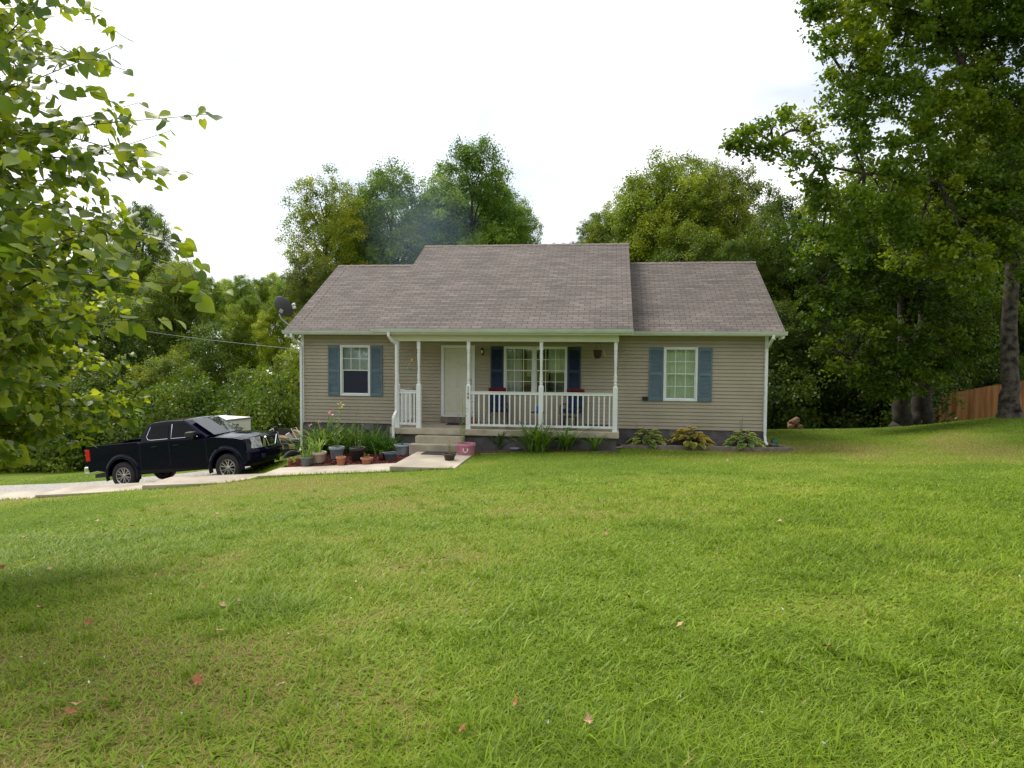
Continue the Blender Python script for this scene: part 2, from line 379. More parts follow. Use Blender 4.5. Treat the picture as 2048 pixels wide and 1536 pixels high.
# gravel driveway, coming in from the left behind the path and bending to the back of the truck
def drive(U, V):
    wob = .25 * np.sin(U * 23) * (1 - 0 * V)
    cx = -34 + 27 * U; cy = 20.2 + .9 * U + 1.2 * (1 - U) * 0; hwid = (2.3 + wob) * (1 - np.clip(U - .82, 0, 1) / .18 * .75)
    return cx, cy + (V - .5) * 2 * hwid
tag(sheet('gravel_driveway', drive, 110, 24, .015, M['gravel']), kind='structure')

# concrete path: five slabs stepping down to the left
root_rot = -TH
def slab(a0, a1, b0, b1, z0, z1, th=.3, name='path'):
    v = [(a0, b0, z0), (a1, b0, z1), (a1, b1, z1), (a0, b1, z0)]
    mb = MB(); vs_ = [tuple(hw(a, b, z)) for a, b, z in v] + [tuple(hw(a, b, z - th)) for a, b, z in v]
    mb.add(vs_, [(0, 1, 2, 3), (7, 6, 5, 4), (0, 4, 5, 1), (1, 5, 6, 2), (2, 6, 7, 3), (3, 7, 4, 0)])
    return tag(mb.build(name, M['slab'], bevel=.012), kind='structure')
SL = [(4.2, 5.75, -4.75, -2.25, -.04, -.04), (.93, 4.19, -4.75, -3.5, -.36, -.15), (-2.05, .92, -4.75, -3.5, -.68, -.50), (-4.95, -2.06, -4.75, -3.5, -1.02, -.80), (-12, -4.96, -4.75, -3.5, -1.55, -1.12)]
for s in SL: slab(*s)

# ------------------------------------------------------------------ house
house = empty('house', hw(0, 0, 0), -TH)
tag(house, 'single storey ranch house with tan siding, brown shingle roof and white railed front porch', 'house')
W = 13.62; DEP = 8.08; ZB = .45
def courses(mb, a0, a1, z0, z1, opens, ex=.1016, b0=0.):
    z = z0
    def lap(s0, s1, u0, u1, full):
        zs = u1 - .013 if full else u1
        mb.add([(s0, b0 - .026, u0), (s1, b0 - .026, u0), (s1, b0 - .008, zs), (s0, b0 - .008, zs), (s0, b0 + .02, zs), (s1, b0 + .02, zs), (s1, b0 + .02, u1), (s0, b0 + .02, u1), (s0, b0 + .02, u0), (s1, b0 + .02, u0)],
               [(0, 1, 2, 3), (3, 2, 5, 4), (4, 5, 6, 7), (8, 9, 1, 0)])
    while z < z1 - 1e-4:
        zt = min(z + ex, z1); segs = [(a0, a1)]
        for (oa0, oa1, oz0, oz1) in opens:
            if z < oz1 and zt > oz0:
                ns = []
                for s0, s1 in segs:
                    if oa1 <= s0 or oa0 >= s1: ns.append((s0, s1)); continue
                    if oa0 > s0: ns.append((s0, oa0))
                    if oa1 < s1: ns.append((oa1, s1))
                segs = ns
                if z < oz0 - .004: lap(oa0, oa1, z, oz0, False)
                if zt > oz1 + .004: lap(oa0, oa1, oz1, zt, zt - oz1 > .03)
        for s0, s1 in segs: lap(s0, s1, z, zt, True)
        z = zt
WIN = {'l': (1.22, 2.16, 1.27, 2.80), 'r': (10.785, 11.73, 1.26, 2.79), 'p': (6.20, 8.05, 1.37, 2.79)}
DOOR = (4.33, 5.34, .62, 2.81)
mb = MB(); courses(mb, 0, W, ZB, 3.3, list(WIN.values()) + [DOOR])
# side walls and gables as lapped strips too
for side, a in ((-1, 0.), (1, W)):
    z = ZB
    while z < 5.5:
        zt = z + .1016; b0 = 0 if z < 3.4 else (z - 3.4) / .544; b1 = DEP - b0
        if b1 - b0 > .1: mb.add([(a + side * .02, b0, z), (a + side * .02, b1, z), (a + side * .002, b1, zt), (a + side * .002, b0, zt)], [(0, 1, 2, 3)] if side > 0 else [(3, 2, 1, 0)])
        z = zt
mb.add([(0, DEP, ZB), (W, DEP, ZB), (W, DEP, 3.4), (0, DEP, 3.4)], [(3, 2, 1, 0)])
for a in (0.012, W - .012): mb.add([(a, 0, 3.35), (a, DEP, 3.35), (a, DEP / 2, 5.55)], [(0, 1, 2)])
# gable walls of the raised middle roof
for a in (3.26, 9.52): mb.add([(a, -1.5, 3.22), (a, DEP + 1.5, 3.22), (a, DEP / 2, 6.18)], [(0, 1, 2)])
mb.build('siding_wall', M['siding'], house)
for a in (-.022, W - .075):
    mb = MB(); mb.box(a, a + .097, -.034, -.021, ZB - .01, 3.2)
    mb.box(a if a < 1 else a + .079, (a if a < 1 else a + .079) + .018, -.021, .08, ZB - .01, 3.2)
    mb.build('corner_trim', M['white'], house)
# interior shell so that windows look into dim rooms
mb = MB(); mb.box(.05, W - .05, 1.9, 1.95, .5, 3.2); mb.box(.05, W - .05, .02, 1.9, .45, .5); mb.box(.05, W - .05, .02, 1.9, 3.2, 3.25)
for a in (3.3, 5.7, 9.6): mb.box(a, a + .08, .03, 1.9, .5, 3.2)
mb.build('interior', M['room'], house)
# foundation
mb = MB(); mb.box(.03, W - .03, .02, DEP - .02, -1.8, ZB)
fd = mb.build('foundation', M['cmu'], house)
mb = MB(); mb.box(3.34, 9.46, -1.50, .02, -.8, .341); mb.build('porch_foundation', M['cmu'], house, bevel=.01)
mb = MB()
for z in np.arange(-.6, ZB, .2): mb.box(.03, W - .03, .012, .021, z, z + .008)
mb.build('mortar_joints', M['greytrim'], fd)
for a in (1.85, 10.98):
    mb = MB(); mb.box(a, a + .40, .0, .019, .25, .43)
    for k in range(4): mb.box(a + .02, a + .38, -.012, .0, .27 + .04 * k, .29 + .04 * k)
    mb.build('foundation_vent', M['greytrim'], house)
mb = MB(); mb.box(3.24, 9.53, -1.62, -.025, .341, .51); mb.build('porch_slab', M['deck'], house, bevel=.015)

# roof: planes with metre UVs
def roof_part(name, a0, a1, be, ze, br, zr, parent, th=.06):
    me = bpy.data.meshes.new(name); v = []; f = []
    L = math.hypot(br - be, zr - ze)
    v = [(a0, be, ze), (a1, be, ze), (a1, br, zr), (a0, br, zr), (a1, 2 * br - be, ze), (a0, 2 * br - be, ze)]
    v += [(x, y, z - th) for x, y, z in v]
    f = [(0, 1, 2, 3), (3, 2, 4, 5), (7, 6, 9, 8), (8, 9, 11, 10), (0, 6, 7, 1), (4, 10, 11, 5), (1, 7, 8, 2), (2, 8, 10, 4), (0, 3, 9, 6), (3, 5, 11, 9)]
    me.from_pydata(v, [], f); uvl = me.uv_layers.new(name='roof')
    for p in me.polygons:
        for li in p.loop_indices:
            x, y, z = me.vertices[me.loops[li].vertex_index].co
            s = (y - be) / (br - be) * L if p.index != 1 else (2 * br - be - y) / (br - be) * L
            uvl.data[li].uv = (x, s + 50)
    me.materials.append(M['shingle']); o = link(me, name, parent); return o
RFM = (2.80, 9.86, -1.75, 3.27, 4.04, 6.31)
rL = roof_part('wing_roof', -.376, W + .376, -.41, 3.24, 4.04, 5.655, house)
rC = roof_part('porch_roof', *RFM, house)
def ridge(a0, a1, zr, parent):
    mb = MB(); n = int((a1 - a0) / .2)
    for k in range(n):
        x = a0 + k * (a1 - a0) / n; x1 = x + (a1 - a0) / n + .03; h = .012 if k % 2 else .016
        mb.add([(x, 3.9, zr - .078 + h), (x1, 3.9, zr - .075 + h), (x1, 4.04, zr + h), (x, 4.04, zr + h), (x, 4.18, zr - .078 + h), (x1, 4.18, zr - .075 + h)], [(0, 1, 2, 3), (3, 2, 5, 4)])
    mb.build('ridge_cap', M['shingle_cap'], parent)
M['shingle_cap'] = pm('ridge_shingle', (.16, .125, .11), .92, var=.3, scale=12)
ridge(-.376, W + .376, 5.655, rL); ridge(RFM[0], RFM[1], 6.31, rC)
# fascia, soffits, rake boards
mb = MB()
for a0, a1 in ((-.37, 2.84), (9.8, W + .37)): mb.box(a0, a1, -.40, -.021, 3.11, 3.135)
mb.box(2.9, 9.8, -1.70, -.021, 3.095, 3.12)
mb.build('soffit', M['soffit'], house)
mb = MB()
for a0, a1 in ((-.37, 2.82), (9.84, W + .37)): mb.box(a0, a1, -.415, -.395, 3.10, 3.20)
mb.box(2.84, 9.83, -1.73, -1.71, 3.09, 3.21)
for a in (-.372, W + .35):
    mb.add([(a, -.41, 3.06), (a + .022, -.41, 3.06), (a + .022, 4.04, 5.48), (a, 4.04, 5.48), (a, -.41, 3.185), (a + .022, -.41, 3.185), (a + .022, 4.04, 5.60), (a, 4.04, 5.60)],
           [(0, 1, 2, 3), (7, 6, 5, 4), (0, 4, 5, 1), (1, 5, 6, 2), (2, 6, 7, 3), (3, 7, 4, 0)])
for a in (2.805, 9.835):
    mb.add([(a, -1.75, 3.10), (a + .022, -1.75, 3.10), (a + .022, 4.04, 6.14), (a, 4.04, 6.14), (a, -1.75, 3.215), (a + .022, -1.75, 3.215), (a + .022, 4.04, 6.255), (a, 4.04, 6.255)],
           [(0, 1, 2, 3), (7, 6, 5, 4), (0, 4, 5, 1), (1, 5, 6, 2), (2, 6, 7, 3), (3, 7, 4, 0)])
mb.build('fascia_board', M['white'], house)
def gutter(a0, a1, b, z):
    prof = [(0, 0), (0, -.10), (-.07, -.10), (-.105, -.04), (-.11, 0), (-.125, 0), (-.125, .008), (-.105, .008), (-.1, -.035), (-.066, -.09), (-.008, -.09), (-.008, 0)]
    mb = MB(); n = len(prof); v = [(a0, b + y, z + q) for y, q in prof] + [(a1, b + y, z + q) for y, q in prof]
    mb.add(v, [tuple(range(n)), tuple(range(2 * n - 1, n - 1, -1))] + [(i, (i + 1) % n, (i + 1) % n + n, i + n) for i in range(n)])
    mb.add([(a0 + .002, b, z), (a0 + .002, b, z - .1), (a0 + .002, b - .07, z - .1), (a0 + .002, b - .11, z)], [(0, 1, 2, 3)])
    mb.add([(a1 - .002, b, z), (a1 - .002, b, z - .1), (a1 - .002, b - .07, z - .1), (a1 - .002, b - .11, z)], [(3, 2, 1, 0)])
    mb.build('gutter', M['gutter'], house)
gutter(-.40, 2.84, -.417, 3.22); gutter(9.80, W + .42, -.417, 3.22); gutter(2.78, 9.87, -1.757, 3.245)
def bar_path(mb, pts, wx=.075, wy=.055):
    P = [Vector(p) for p in pts]
    for k in range(len(P) - 1):
        pass
    v = []
    for k, p in enumerate(P):
        d = (P[min(k + 1, len(P) - 1)] - P[max(k - 1, 0)]).normalized(); x = Vector((1, 0, 0)); x = (x - d * x.dot(d)).normalized(); y = d.cross(x)
        v += [tuple(p + sx * wx / 2 * x + sy * wy / 2 * y) for sx, sy in ((-1, -1), (1, -1), (1, 1), (-1, 1))]
    f = []
    for k in range(len(P) - 1):
        for i in range(4): f.append((4 * k + i, 4 * k + (i + 1) % 4, 4 * k + 4 + (i + 1) % 4, 4 * k + 4 + i))
    f += [(3, 2, 1, 0), tuple(4 * (len(P) - 1) + i for i in range(4))]
    mb.add(v, f)
for pts in ([(-.13, -.47, 3.13), (-.13, -.47, 3.04), (-.06, -.25, 2.90), (-.01, -.09, 2.78), (0, -.07, 2.66), (.0, -.07, -.30), (-.02, -.14, -.42), (-.10, -.24, -.48)],
            [(W + .06, -.47, 3.13), (W + .05, -.47, 3.04), (W + .01, -.25, 2.90), (W - .03, -.09, 2.78), (W - .03, -.07, 2.66), (W - .03, -.07, .32), (W - .02, -.12, .16), (W, -.25, .09)],
            [(3.27, -1.81, 3.15), (3.27, -1.81, 3.05), (3.33, -1.70, 2.92), (3.41, -1.57, 2.84), (3.42, -1.56, 2.74), (3.42, -1.56, .98), (3.38, -1.64, .86), (3.36, -1.67, .78), (3.36, -1.67, .22)]):
    mb = MB(); bar_path(mb, pts); mb.build('downspout', M['white'], house, bevel=.012)
# porch ceiling, beam
mb = MB(); mb.box(3.27, 9.50, -1.54, -1.38, 2.91, 3.094); mb.box(3.27, 3.41, -1.38, -.022, 2.92, 3.094); mb.box(9.36, 9.50, -1.38, -.022, 2.92, 3.094)
mb.build('porch_beam', M['beam'], house, bevel=.006)
# posts
def post(a, b, name='porch_post'):
    z0, z1 = .511, 2.909
    mb = MB(); mb.box(a - .063, a + .063, b - .063, b + .063, z0, 1.69)
    mb.add([(a - .063, b - .063, 1.69), (a + .063, b - .063, 1.69), (a + .063, b + .063, 1.69), (a - .063, b + .063, 1.69), (a - .035, b - .035, 1.75), (a + .035, b - .035, 1.75), (a + .035, b + .035, 1.75), (a - .035, b + .035, 1.75)],
           [(0, 1, 5, 4), (1, 2, 6, 5), (2, 3, 7, 6), (3, 0, 4, 7)])
    prof = [(.036, 1.64), (.046, 1.67), (.046, 1.70), (.034, 1.715), (.044, 1.75), (.045, 1.84), (.034, 1.86), (.046, 1.87), (.046, 1.885), (.036, 1.90), (.034, 2.05), (.040, 2.25), (.045, 2.40), (.045, 2.44), (.034, 2.455), (.046, 2.47), (.046, 2.50), (.036, 2.52), (.046, 2.55)]
    mb.lathe([(r_, z_ + .10 + (z_ - 1.64) * .04) for r_, z_ in prof], 14, Matrix.Translation((a, b, 0)))
    mb.box(a - .046, a + .046, b - .046, b + .046, 2.68, z1); mb.box(a - .075, a + .075, b - .075, b + .075, z0, z0 + .02)
    return mb.build(name, M['white'], house, bevel=.005)
PA = [3.42, 4.03, 5.43, 7.43, 9.42]
posts = [post(a, -1.46) for a in PA]
# house number on the third post: 1 4 8 written downwards, in strokes
def strokes(mb, segs, x, z, s, b):
    for (x0, z0, x1, z1) in segs:
        p = Vector((x + x0 * s, b, z + z0 * s)); q = Vector((x + x1 * s, b, z + z1 * s)); d = (q - p); n = Vector((-d.z, 0, d.x)).normalized() * .006
        mb.add([p - n, q - n, q + n, p + n, *[t + Vector((0, .004, 0)) for t in (p - n, q - n, q + n, p + n)]], [(0, 1, 2, 3), (7, 6, 5, 4), (0, 4, 5, 1), (2, 6, 7, 3), (1, 5, 6, 2), (3, 7, 4, 0)])
ring = lambda cx, cz, r, n=10: [(cx + r * .8 * math.cos(6.283 * i / n), cz + r * math.sin(6.283 * i / n), cx + r * .8 * math.cos(6.283 * (i + 1) / n), cz + r * math.sin(6.283 * (i + 1) / n)) for i in range(n)]
for segs, z in (([(.0, .5, .0, -.5), (-.15, .35, .0, .5)], 1.645), ([(.0, .5, .0, -.5), (-.15, .35, .0, .5)], 1.56), ([(.12, .5, .12, -.5), (.12, .5, -.3, -.12), (-.3, -.12, .32, -.12)], 1.475), (ring(0, .25, .22) + ring(0, -.24, .28), 1.375)):
    mb = MB(); strokes(mb, segs, 5.43, z, .075, -1.529); mb.build('house_number_digit', M['black'], posts[2])
# railings
def railing(p, q, n, name='porch_railing'):
    p = Vector(p); q = Vector(q); L = (q - p).length; ang = math.atan2(q.y - p.y, q.x - p.x)
    mt = Matrix.Translation(p) @ Matrix.Rotation(ang, 4, 'Z')
    rl = MB().box(0, L, -.03, .03, 1.46, 1.53, mt).box(0, L, -.044, .044, 1.53, 1.545, mt).build(name, M['white'], house, bevel=.006)
    MB().box(0, L, -.022, .022, .585, .645, mt).build('bottom_rail', M['white'], rl, bevel=.004)
    for k in range(n):
        x = (k + .6) * L / (n + .2); MB().box(x - .018, x + .018, -.018, .018, .645, 1.46, mt).build('baluster', M['white'], rl)
railing((5.493, -1.46, 0), (7.367, -1.46, 0), 13); railing((7.493, -1.46, 0), (9.357, -1.46, 0), 13)
railing((3.483, -1.46, 0), (3.967, -1.46, 0), 4); railing((3.45, -1.397, 0), (3.45, -.03, 0), 10)
# windows
def window(a0, a1, z0, z1, muntin_low=True, low_screen=False, sill=True, cur='curtain', mull=None):
    fr = MB(); t = .055
    fr.box(a0, a0 + t, -.05, .03, z0, z1).box(a1 - t, a1, -.05, .03, z0, z1).box(a0 + t, a1 - t, -.05, .03, z1 - t, z1).box(a0 + t, a1 - t, -.05, .03, z0, z0 + t)
    zm = (z0 + z1) / 2; units = [(a0 + t, a1 - t)]
    if mull: fr.box(mull - .05, mull + .05, -.05, .03, z0 + t, z1 - t); units = [(a0 + t, mull - .05), (mull + .05, a1 - t)]
    o = fr.build('window', M['white'], house, bevel=.006)
    for ui, (u0, u1) in enumerate(units):
        for lo, hi, bb, nm in ((zm, z1 - t, -.012, 'upper_sash'), (z0 + t, zm + .02, .008, 'lower_sash')):
            s = MB(); q = .032 if nm == 'lower_sash' else .022
            s.box(u0 + .001, u0 + q, bb - .012, bb + .008, lo, hi).box(u1 - q, u1 - .001, bb - .012, bb + .008, lo, hi).box(u0 + q, u1 - q, bb - .012, bb + .008, lo, lo + q).box(u0 + q, u1 - q, bb - .012, bb + .008, hi - q, hi)
            if nm == 'upper_sash' or muntin_low:
                nn = 3 if not mull else 2
                for k in range(1, nn + (1 if mull else 0)):
                    x = u0 + (u1 - u0) * k / (nn + (1 if mull else 0)); s.box(x - .008, x + .008, bb - .005, bb + .002, lo + q, hi - q)
                zz = (lo + hi) / 2; s.box(u0 + q, u1 - q, bb - .006, bb + .001, zz - .008, zz + .008)
            s.build(nm, M['white'], o)
            if not (nm == 'lower_sash' and low_screen):
                MB().add([(u0 + q, bb + .004, lo + q), (u1 - q, bb + .004, lo + q), (u1 - q, bb + .004, hi - q), (u0 + q, bb + .004, hi - q)], [(0, 1, 2, 3)]).build('window_pane', M['glass'], o)
            else:
                MB().box(u0 + q, u1 - q, bb, bb + .004, lo + q, hi - q).build('insect_screen', M['screen'], o)
    return o
def curtain(parent, a0, a1, z0, z1, mat, b=.09, amp=.018, fr=42, curve=0):
    n = max(8, int((a1 - a0) * 60)); v = []; f = []
    for i in range(n + 1):
        for j in range(9):
            t = j / 8; x = a0 + (a1 - a0) * i / n
            x += curve * (t - .5) * (1 - i / n)
            v.append((x, b + amp * math.sin(fr * (a0 + (a1 - a0) * i / n)) + amp * .5 * math.sin(fr * 2.3 * (a0 + (a1 - a0) * i / n) + t), z0 + (z1 - z0) * t))
    for i in range(n):
        for j in range(8): k = i * 9 + j; f.append((k, k + 9, k + 10, k + 1))
    MB().add(v, f).build('curtain', mat, parent, smooth=True)
wl = window(*WIN['l'], low_screen=True, muntin_low=False); curtain(wl, 1.26, 2.12, 2.0, 2.76, M['curtain2'], amp=.008)
wr = window(*WIN['r']); curtain(wr, 10.83, 11.69, 1.3, 2.75, M['curtain'], amp=.014, fr=30)
wp = window(*WIN['p'], mull=7.09)
curtain(wp, 6.24, 6.72, 1.4, 2.75, M['curtain2'], amp=.03, fr=36); curtain(wp, 6.84, 7.0, 1.9, 2.70, M['curtain2'], amp=.02, fr=50, b=.3)
curtain(wp, 7.50, 8.02, 2.02, 2.75, M['curtain'], amp=.02, fr=24); curtain(wp, 7.62, 8.0, 1.4, 2.1, M['pot_slate'], amp=.02, fr=30, b=.4)
MB().box(6.5, 7.0, .9, 1.3, .5, 1.55).build('armchair', M['oldwood'], wp)
def shutter(a0, a1, z0, z1, mat):
    mb = MB(); q = .045; zm = (z0 + z1) / 2
    mb.box(a0, a0 + q, -.055, -.022, z0, z1).box(a1 - q, a1, -.055, -.022, z0, z1)
    for zz0, zz1 in ((z0, z0 + .09), (zm - .04, zm + .04), (z1 - .09, z1)): mb.box(a0 + q, a1 - q, -.055, -.022, zz0, zz1)
    for s0, s1 in ((z0 + .09, zm - .04), (zm + .04, z1 - .09)):
        n = int((s1 - s0) / .036)
        for k in range(n):
            z = s0 + k * (s1 - s0) / n; h = (s1 - s0) / n
            mb.add([(a0 + q, -.05, z), (a1 - q, -.05, z), (a1 - q, -.028, z + h * .95), (a0 + q, -.028, z + h * .95), (a0 + q, -.024, z), (a1 - q, -.024, z)], [(0, 1, 2, 3), (5, 4, 0, 1)])
    return mb.build('shutter', mat, house)
for a0, a1, z0, z1 in ((.845, 1.205, 1.27, 2.78), (2.175, 2.53, 1.27, 2.78), (10.38, 10.77, 1.26, 2.78), (11.745, 12.13, 1.26, 2.78)): shutter(a0, a1, z0, z1, M['shutter'])
for a0, a1, z0, z1 in ((5.81, 6.185, 1.37, 2.78), (8.065, 8.44, 1.37, 2.78)): tag(shutter(a0, a1, z0, z1, M['shutter_shaded']), 'blue shutter with the porch shade put into its dark colour')
# door
a0, a1, z0, z1 = DOOR
fr = MB().box(a0, a0 + .085, -.045, .03, .70, z1).box(a1 - .085, a1, -.045, .03, .70, z1).box(a0 + .085, a1 - .085, -.045, .03, z1 - .085, z1).build('door_frame', M['white'], house, bevel=.006)
dr = MB().box(a0 + .088, a1 - .088, -.012, .03, .745, z1 - .09)
dd = dr.build('door', M['door'], house, bevel=.004)
mb = MB()
for u0, u1 in ((.16, .43), (.49, .76)):
    for q0, q1 in ((.12, .72), (.80, 1.42), (1.50, 1.85)):
        x0, x1, y0, y1 = a0 + .088 + u0 * .95 - .02, a0 + .088 + u1 * .95 - .02, .745 + q0, .745 + q1
        for bx in ((x0, x1, y0, y0 + .014), (x0, x1, y1 - .014, y1), (x0, x0 + .014, y0 + .014, y1 - .014), (x1 - .014, x1, y0 + .014, y1 - .014)): mb.box(bx[0], bx[1], -.02, -.012, bx[2], bx[3])
mb.build('door_moulding', M['door'], dd, bevel=.003)
for z in (1.66, 1.79):
    MB().lathe([(.028, 0), (.028, .012), (.012, .02), (.012, .04), (.028, .05), (.03, .065), (.02, .078)], 14, Matrix.Translation((a1 - .145, -.012, z)) @ Matrix.Rotation(R(90), 4, 'X')).build('door_knob' if z < 1.7 else 'deadbolt', M['steel'], dd, smooth=True)
MB().box(a0 + .0, a1 - .0, -.10, -.02, .51, .70).build('door_sill', M['timber'], house, bevel=.008)
MB().box(a0 + .08, a1 - .08, -.12, .0, .70, .742).build('threshold', M['white'], house)
# meter box, floodlights, lantern
MB().box(10.20, 10.355, -.10, -.02, 1.27, 1.38).build('outlet_box', M['black'], house, bevel=.01)
def flood(px, a, b, z):
    e = empty('floodlight', hw(a, b, z), -TH)
    MB().lathe([(.05, 0), (.05, .02), (.03, .03)], 14, Matrix.Rotation(R(180), 4, 'X')).build('mount', M['white'], e)
    for s in (-1, 1):
        mt = Matrix.Translation((s * .07, -.05, -.07)) @ Matrix.Rotation(R(60), 4, 'X') @ Matrix.Rotation(R(s * 25), 4, 'Y')
        MB().lathe([(.02, -.05), (.03, 0), (.055, .07), (.06, .10), (.05, .105)], 14, mt).build('lamp_head', M['white'], e, smooth=True)
        MB().tube([(0, 0, -.02), (s * .05, -.03, -.05)], .012, 6).build('arm', M['white'], e)
    return e
tag(flood(0, -.27, -.15, 3.11), 'twin white floodlight under the eave at the left corner of the house', 'floodlight')
tag(flood(0, W + .22, -.15, 3.11), 'twin white floodlight under the eave at the right corner of the house', 'floodlight')
e = tag(empty('wall_lantern', hw(5.57, -.021, 2.62), -TH), 'small black wall lantern mounted on the siding right of the front door', 'lantern')
MB().box(-.035, .035, -.02, 0, -.10, .08).build('back_plate', M['blackmetal'], e, bevel=.01)
MB().tube([(0, -.01, -.06), (0, -.07, -.09), (0, -.11, -.05), (0, -.11, -.02)], .008, 6).build('bracket', M['blackmetal'], e)
MB().lathe([(.02, -.06), (.04, -.05), (.055, .05), (.06, .055), (.035, .09), (.012, .12), (.008, .14)], 8, Matrix.Translation((0, -.11, 0))).build('lantern_cage', M['blackmetal'], e)
MB().lathe([(.036, -.04), (.050, .045)], 8, Matrix.Translation((0, -.113, 0)) @ Matrix.Scale(1.06, 4)).build('lantern_glass', M['clear'], e)

# steps
e = tag(empty('porch_steps', hw(0, 0, 0), -TH), 'two grey concrete steps rising from the path to the front porch', 'steps')
MB().box(4.05, 5.36, -1.93, -1.622, -.3, .33).build('step', M['deck'], e, bevel=.015)
MB().box(3.96, 5.42, -2.23, -1.932, -.3, .145).build('step', M['deck'], e, bevel=.015)
# satellite dish
e = tag(empty('satellite_dish', at(588, 659, 24.0), -TH), 'dark oval satellite dish on a bent mast at the left roof edge', 'satellite dish')
c0 = at(588, 659, 24.0); pt = lambda px, py, Y=24.0: tuple(Matrix.Rotation(TH, 4, 'Z') @ (at(px, py, Y) - c0))
MB().tube([pt(588, 664), pt(585, 655), pt(563, 638), pt(559, 628)], .024, 8).build('mast', M['dishmetal'], e, smooth=True)
ctr = Vector(pt(566, 614)); nrm = Vector((.55, .72, .42)).normalized(); q = nrm.to_track_quat('Z', 'Y').to_matrix().to_4x4()
mtd = Matrix.Translation(ctr) @ Matrix.Rotation(R(-37), 4, 'Y') @ Matrix.Rotation(R(-50), 4, 'X')
prof = [(.02, -.08), (.14, -.07), (.25, -.04), (.34, .0), (.375, .025), (.38, .032), (.37, .035), (.33, .012), (.24, -.026), (.13, -.055), (.0, -.066)]
MB().lathe(prof, 28, Matrix.Translation(ctr) @ Matrix.Rotation(R(38), 4, 'Y') @ Matrix.Scale(1.0, 4) @ Matrix.Rotation(R(-62), 4, 'X') @ Matrix.Diagonal((1.05, .88, 1, 1))).build('reflector', M['dish'], e, smooth=True)
MB().tube([pt(560, 624, 23.9), pt(585, 620, 24.4), pt(588, 612, 24.4)], .014, 6).build('feed_arm', M['dishmetal'], e)
for px, py in ((587, 609), (588, 615)):
    MB().lathe([(.02, -.06), (.045, -.02), (.045, .05), (.03, .06)], 12, Matrix.Translation(pt(px, py, 24.4)) @ Matrix.Rotation(R(70), 4, 'Y')).build('receiver', M['white'], e, smooth=True)
MB().box(-.06, .06, -.05, .05, -.06, .06, Matrix.Translation(Vector(pt(563, 622, 23.9))) @ Matrix.Rotation(R(30), 4, 'Y')).build('bracket', M['dishmetal'], e, bevel=.01)

# ------------------------------------------------------------------ porch things
def chair(name_label, a, b, rz):
    e = tag(empty('porch_chair', hw(a, b, .512), rz - TH), name_label, 'chair', 'cushioned chairs on the porch')
    for x in (-.24, .24):
        MB().tube([(x, -.26, 0), (x, -.25, .40), (x, -.10, .42), (x, .22, .40)], .014, 6).build('leg', M['blackmetal'], e)
        MB().tube([(x, .28, 0), (x, .22, .40), (x, .34, 1.02)], .014, 6).build('leg', M['blackmetal'], e)
        MB().tube([(x * 1.12, -.25, .38), (x * 1.12, -.24, .60), (x * 1.12, .0, .64), (x * 1.12, .26, .62)], .016, 6).build('armrest', M['blackmetal'], e)
    MB().box(-.25, .25, -.24, .24, .41, .52).build('seat_cushion', M['cushion'], e, bevel=.04, seg=3)
    MB().box(-.25, .25, -.05, .05, 0, .46, Matrix.Translation((0, .25, .50)) @ Matrix.Rotation(R(-12), 4, 'X')).build('back_cushion', M['cushion'], e, bevel=.04, seg=3)
    MB().box(-.26, .26, -.06, .06, .462, .58, Matrix.Translation((0, .25, .50)) @ Matrix.Rotation(R(-12), 4, 'X')).build('head_cushion', M['redcush'], e, bevel=.04, seg=3)
    return e
chair('cushioned porch chair with blue seat and red headrest, left of the porch window', 6.12, -.52, R(14))
chair('cushioned porch chair with blue seat and red headrest, right of the porch window', 8.22, -.52, R(-14))
e = tag(empty('side_table', hw(7.25, -.62, .512), -TH), 'small low metal table standing between the two porch chairs', 'table')
MB().lathe([(.2, .40), (.21, .41), (.2, .42)], 20).build('table_top', M['blackmetal'], e)
for k in range(3):
    a = k * 2.094; MB().tube([(.16 * math.cos(a), .16 * math.sin(a), 0), (.1 * math.cos(a), .1 * math.sin(a), .40)], .01, 6).build('leg', M['blackmetal'], e)
e = tag(empty('blue_can', hw(7.24, -.66, .934), -TH), 'bright blue can standing on the small porch table', 'can')
MB().lathe([(.05, 0), (.055, .01), (.055, .15), (.045, .165)], 16).build('can_body', M['bluecan'], e, smooth=True)
MB().lathe([(.04, .165), (.042, .17), (.03, .172)], 16).build('lid', M['steel'], e)
e = tag(empty('wooden_stool', hw(8.2, -1.05, .512), -TH), 'small red brown wooden stool in front of the right porch chair', 'stool')
MB().box(-.19, .19, -.12, .12, .32, .36).build('seat', M['pot_red'], e, bevel=.008)
for x in (-.16, .16):
    for y in (-.09, .09): MB().box(x - .022, x + .022, y - .022, y + .022, 0, .32).build('leg', M['pot_red'], e)
mb = MB()
for k in range(9): mb.box(-.38 + k * .085, -.305 + k * .085, -.24, .24, 0, .018)
tag(mb.build('door_mat', M['mat'], loc=hw(4.98, -.38, .512), rot=(0, 0, -TH)), 'dark doormat on the porch in front of the white door', 'doormat')
tag(MB().box(-.42, .42, -.26, .26, 0, .012).build('rubber_mat', M['mat'], loc=hw(4.85, -2.53, -.035), rot=(0, 0, -TH), bevel=.004), 'black rubber mat on the path at the foot of the steps', 'doormat')
# sandals and tray by the rail
tr = tag(empty('boot_tray', hw(8.95, -.45, .512), -TH), 'low grey boot tray by the wall at the right end of the porch', 'tray')
MB().box(-.35, .35, -.15, .15, 0, .02).build('tray_base', M['pot_slate'], tr, bevel=.005)
MB().box(-.35, .35, .135, .15, .02, .07).box(-.35, .35, -.15, -.135, .02, .05).build('tray_rim', M['pot_slate'], tr)
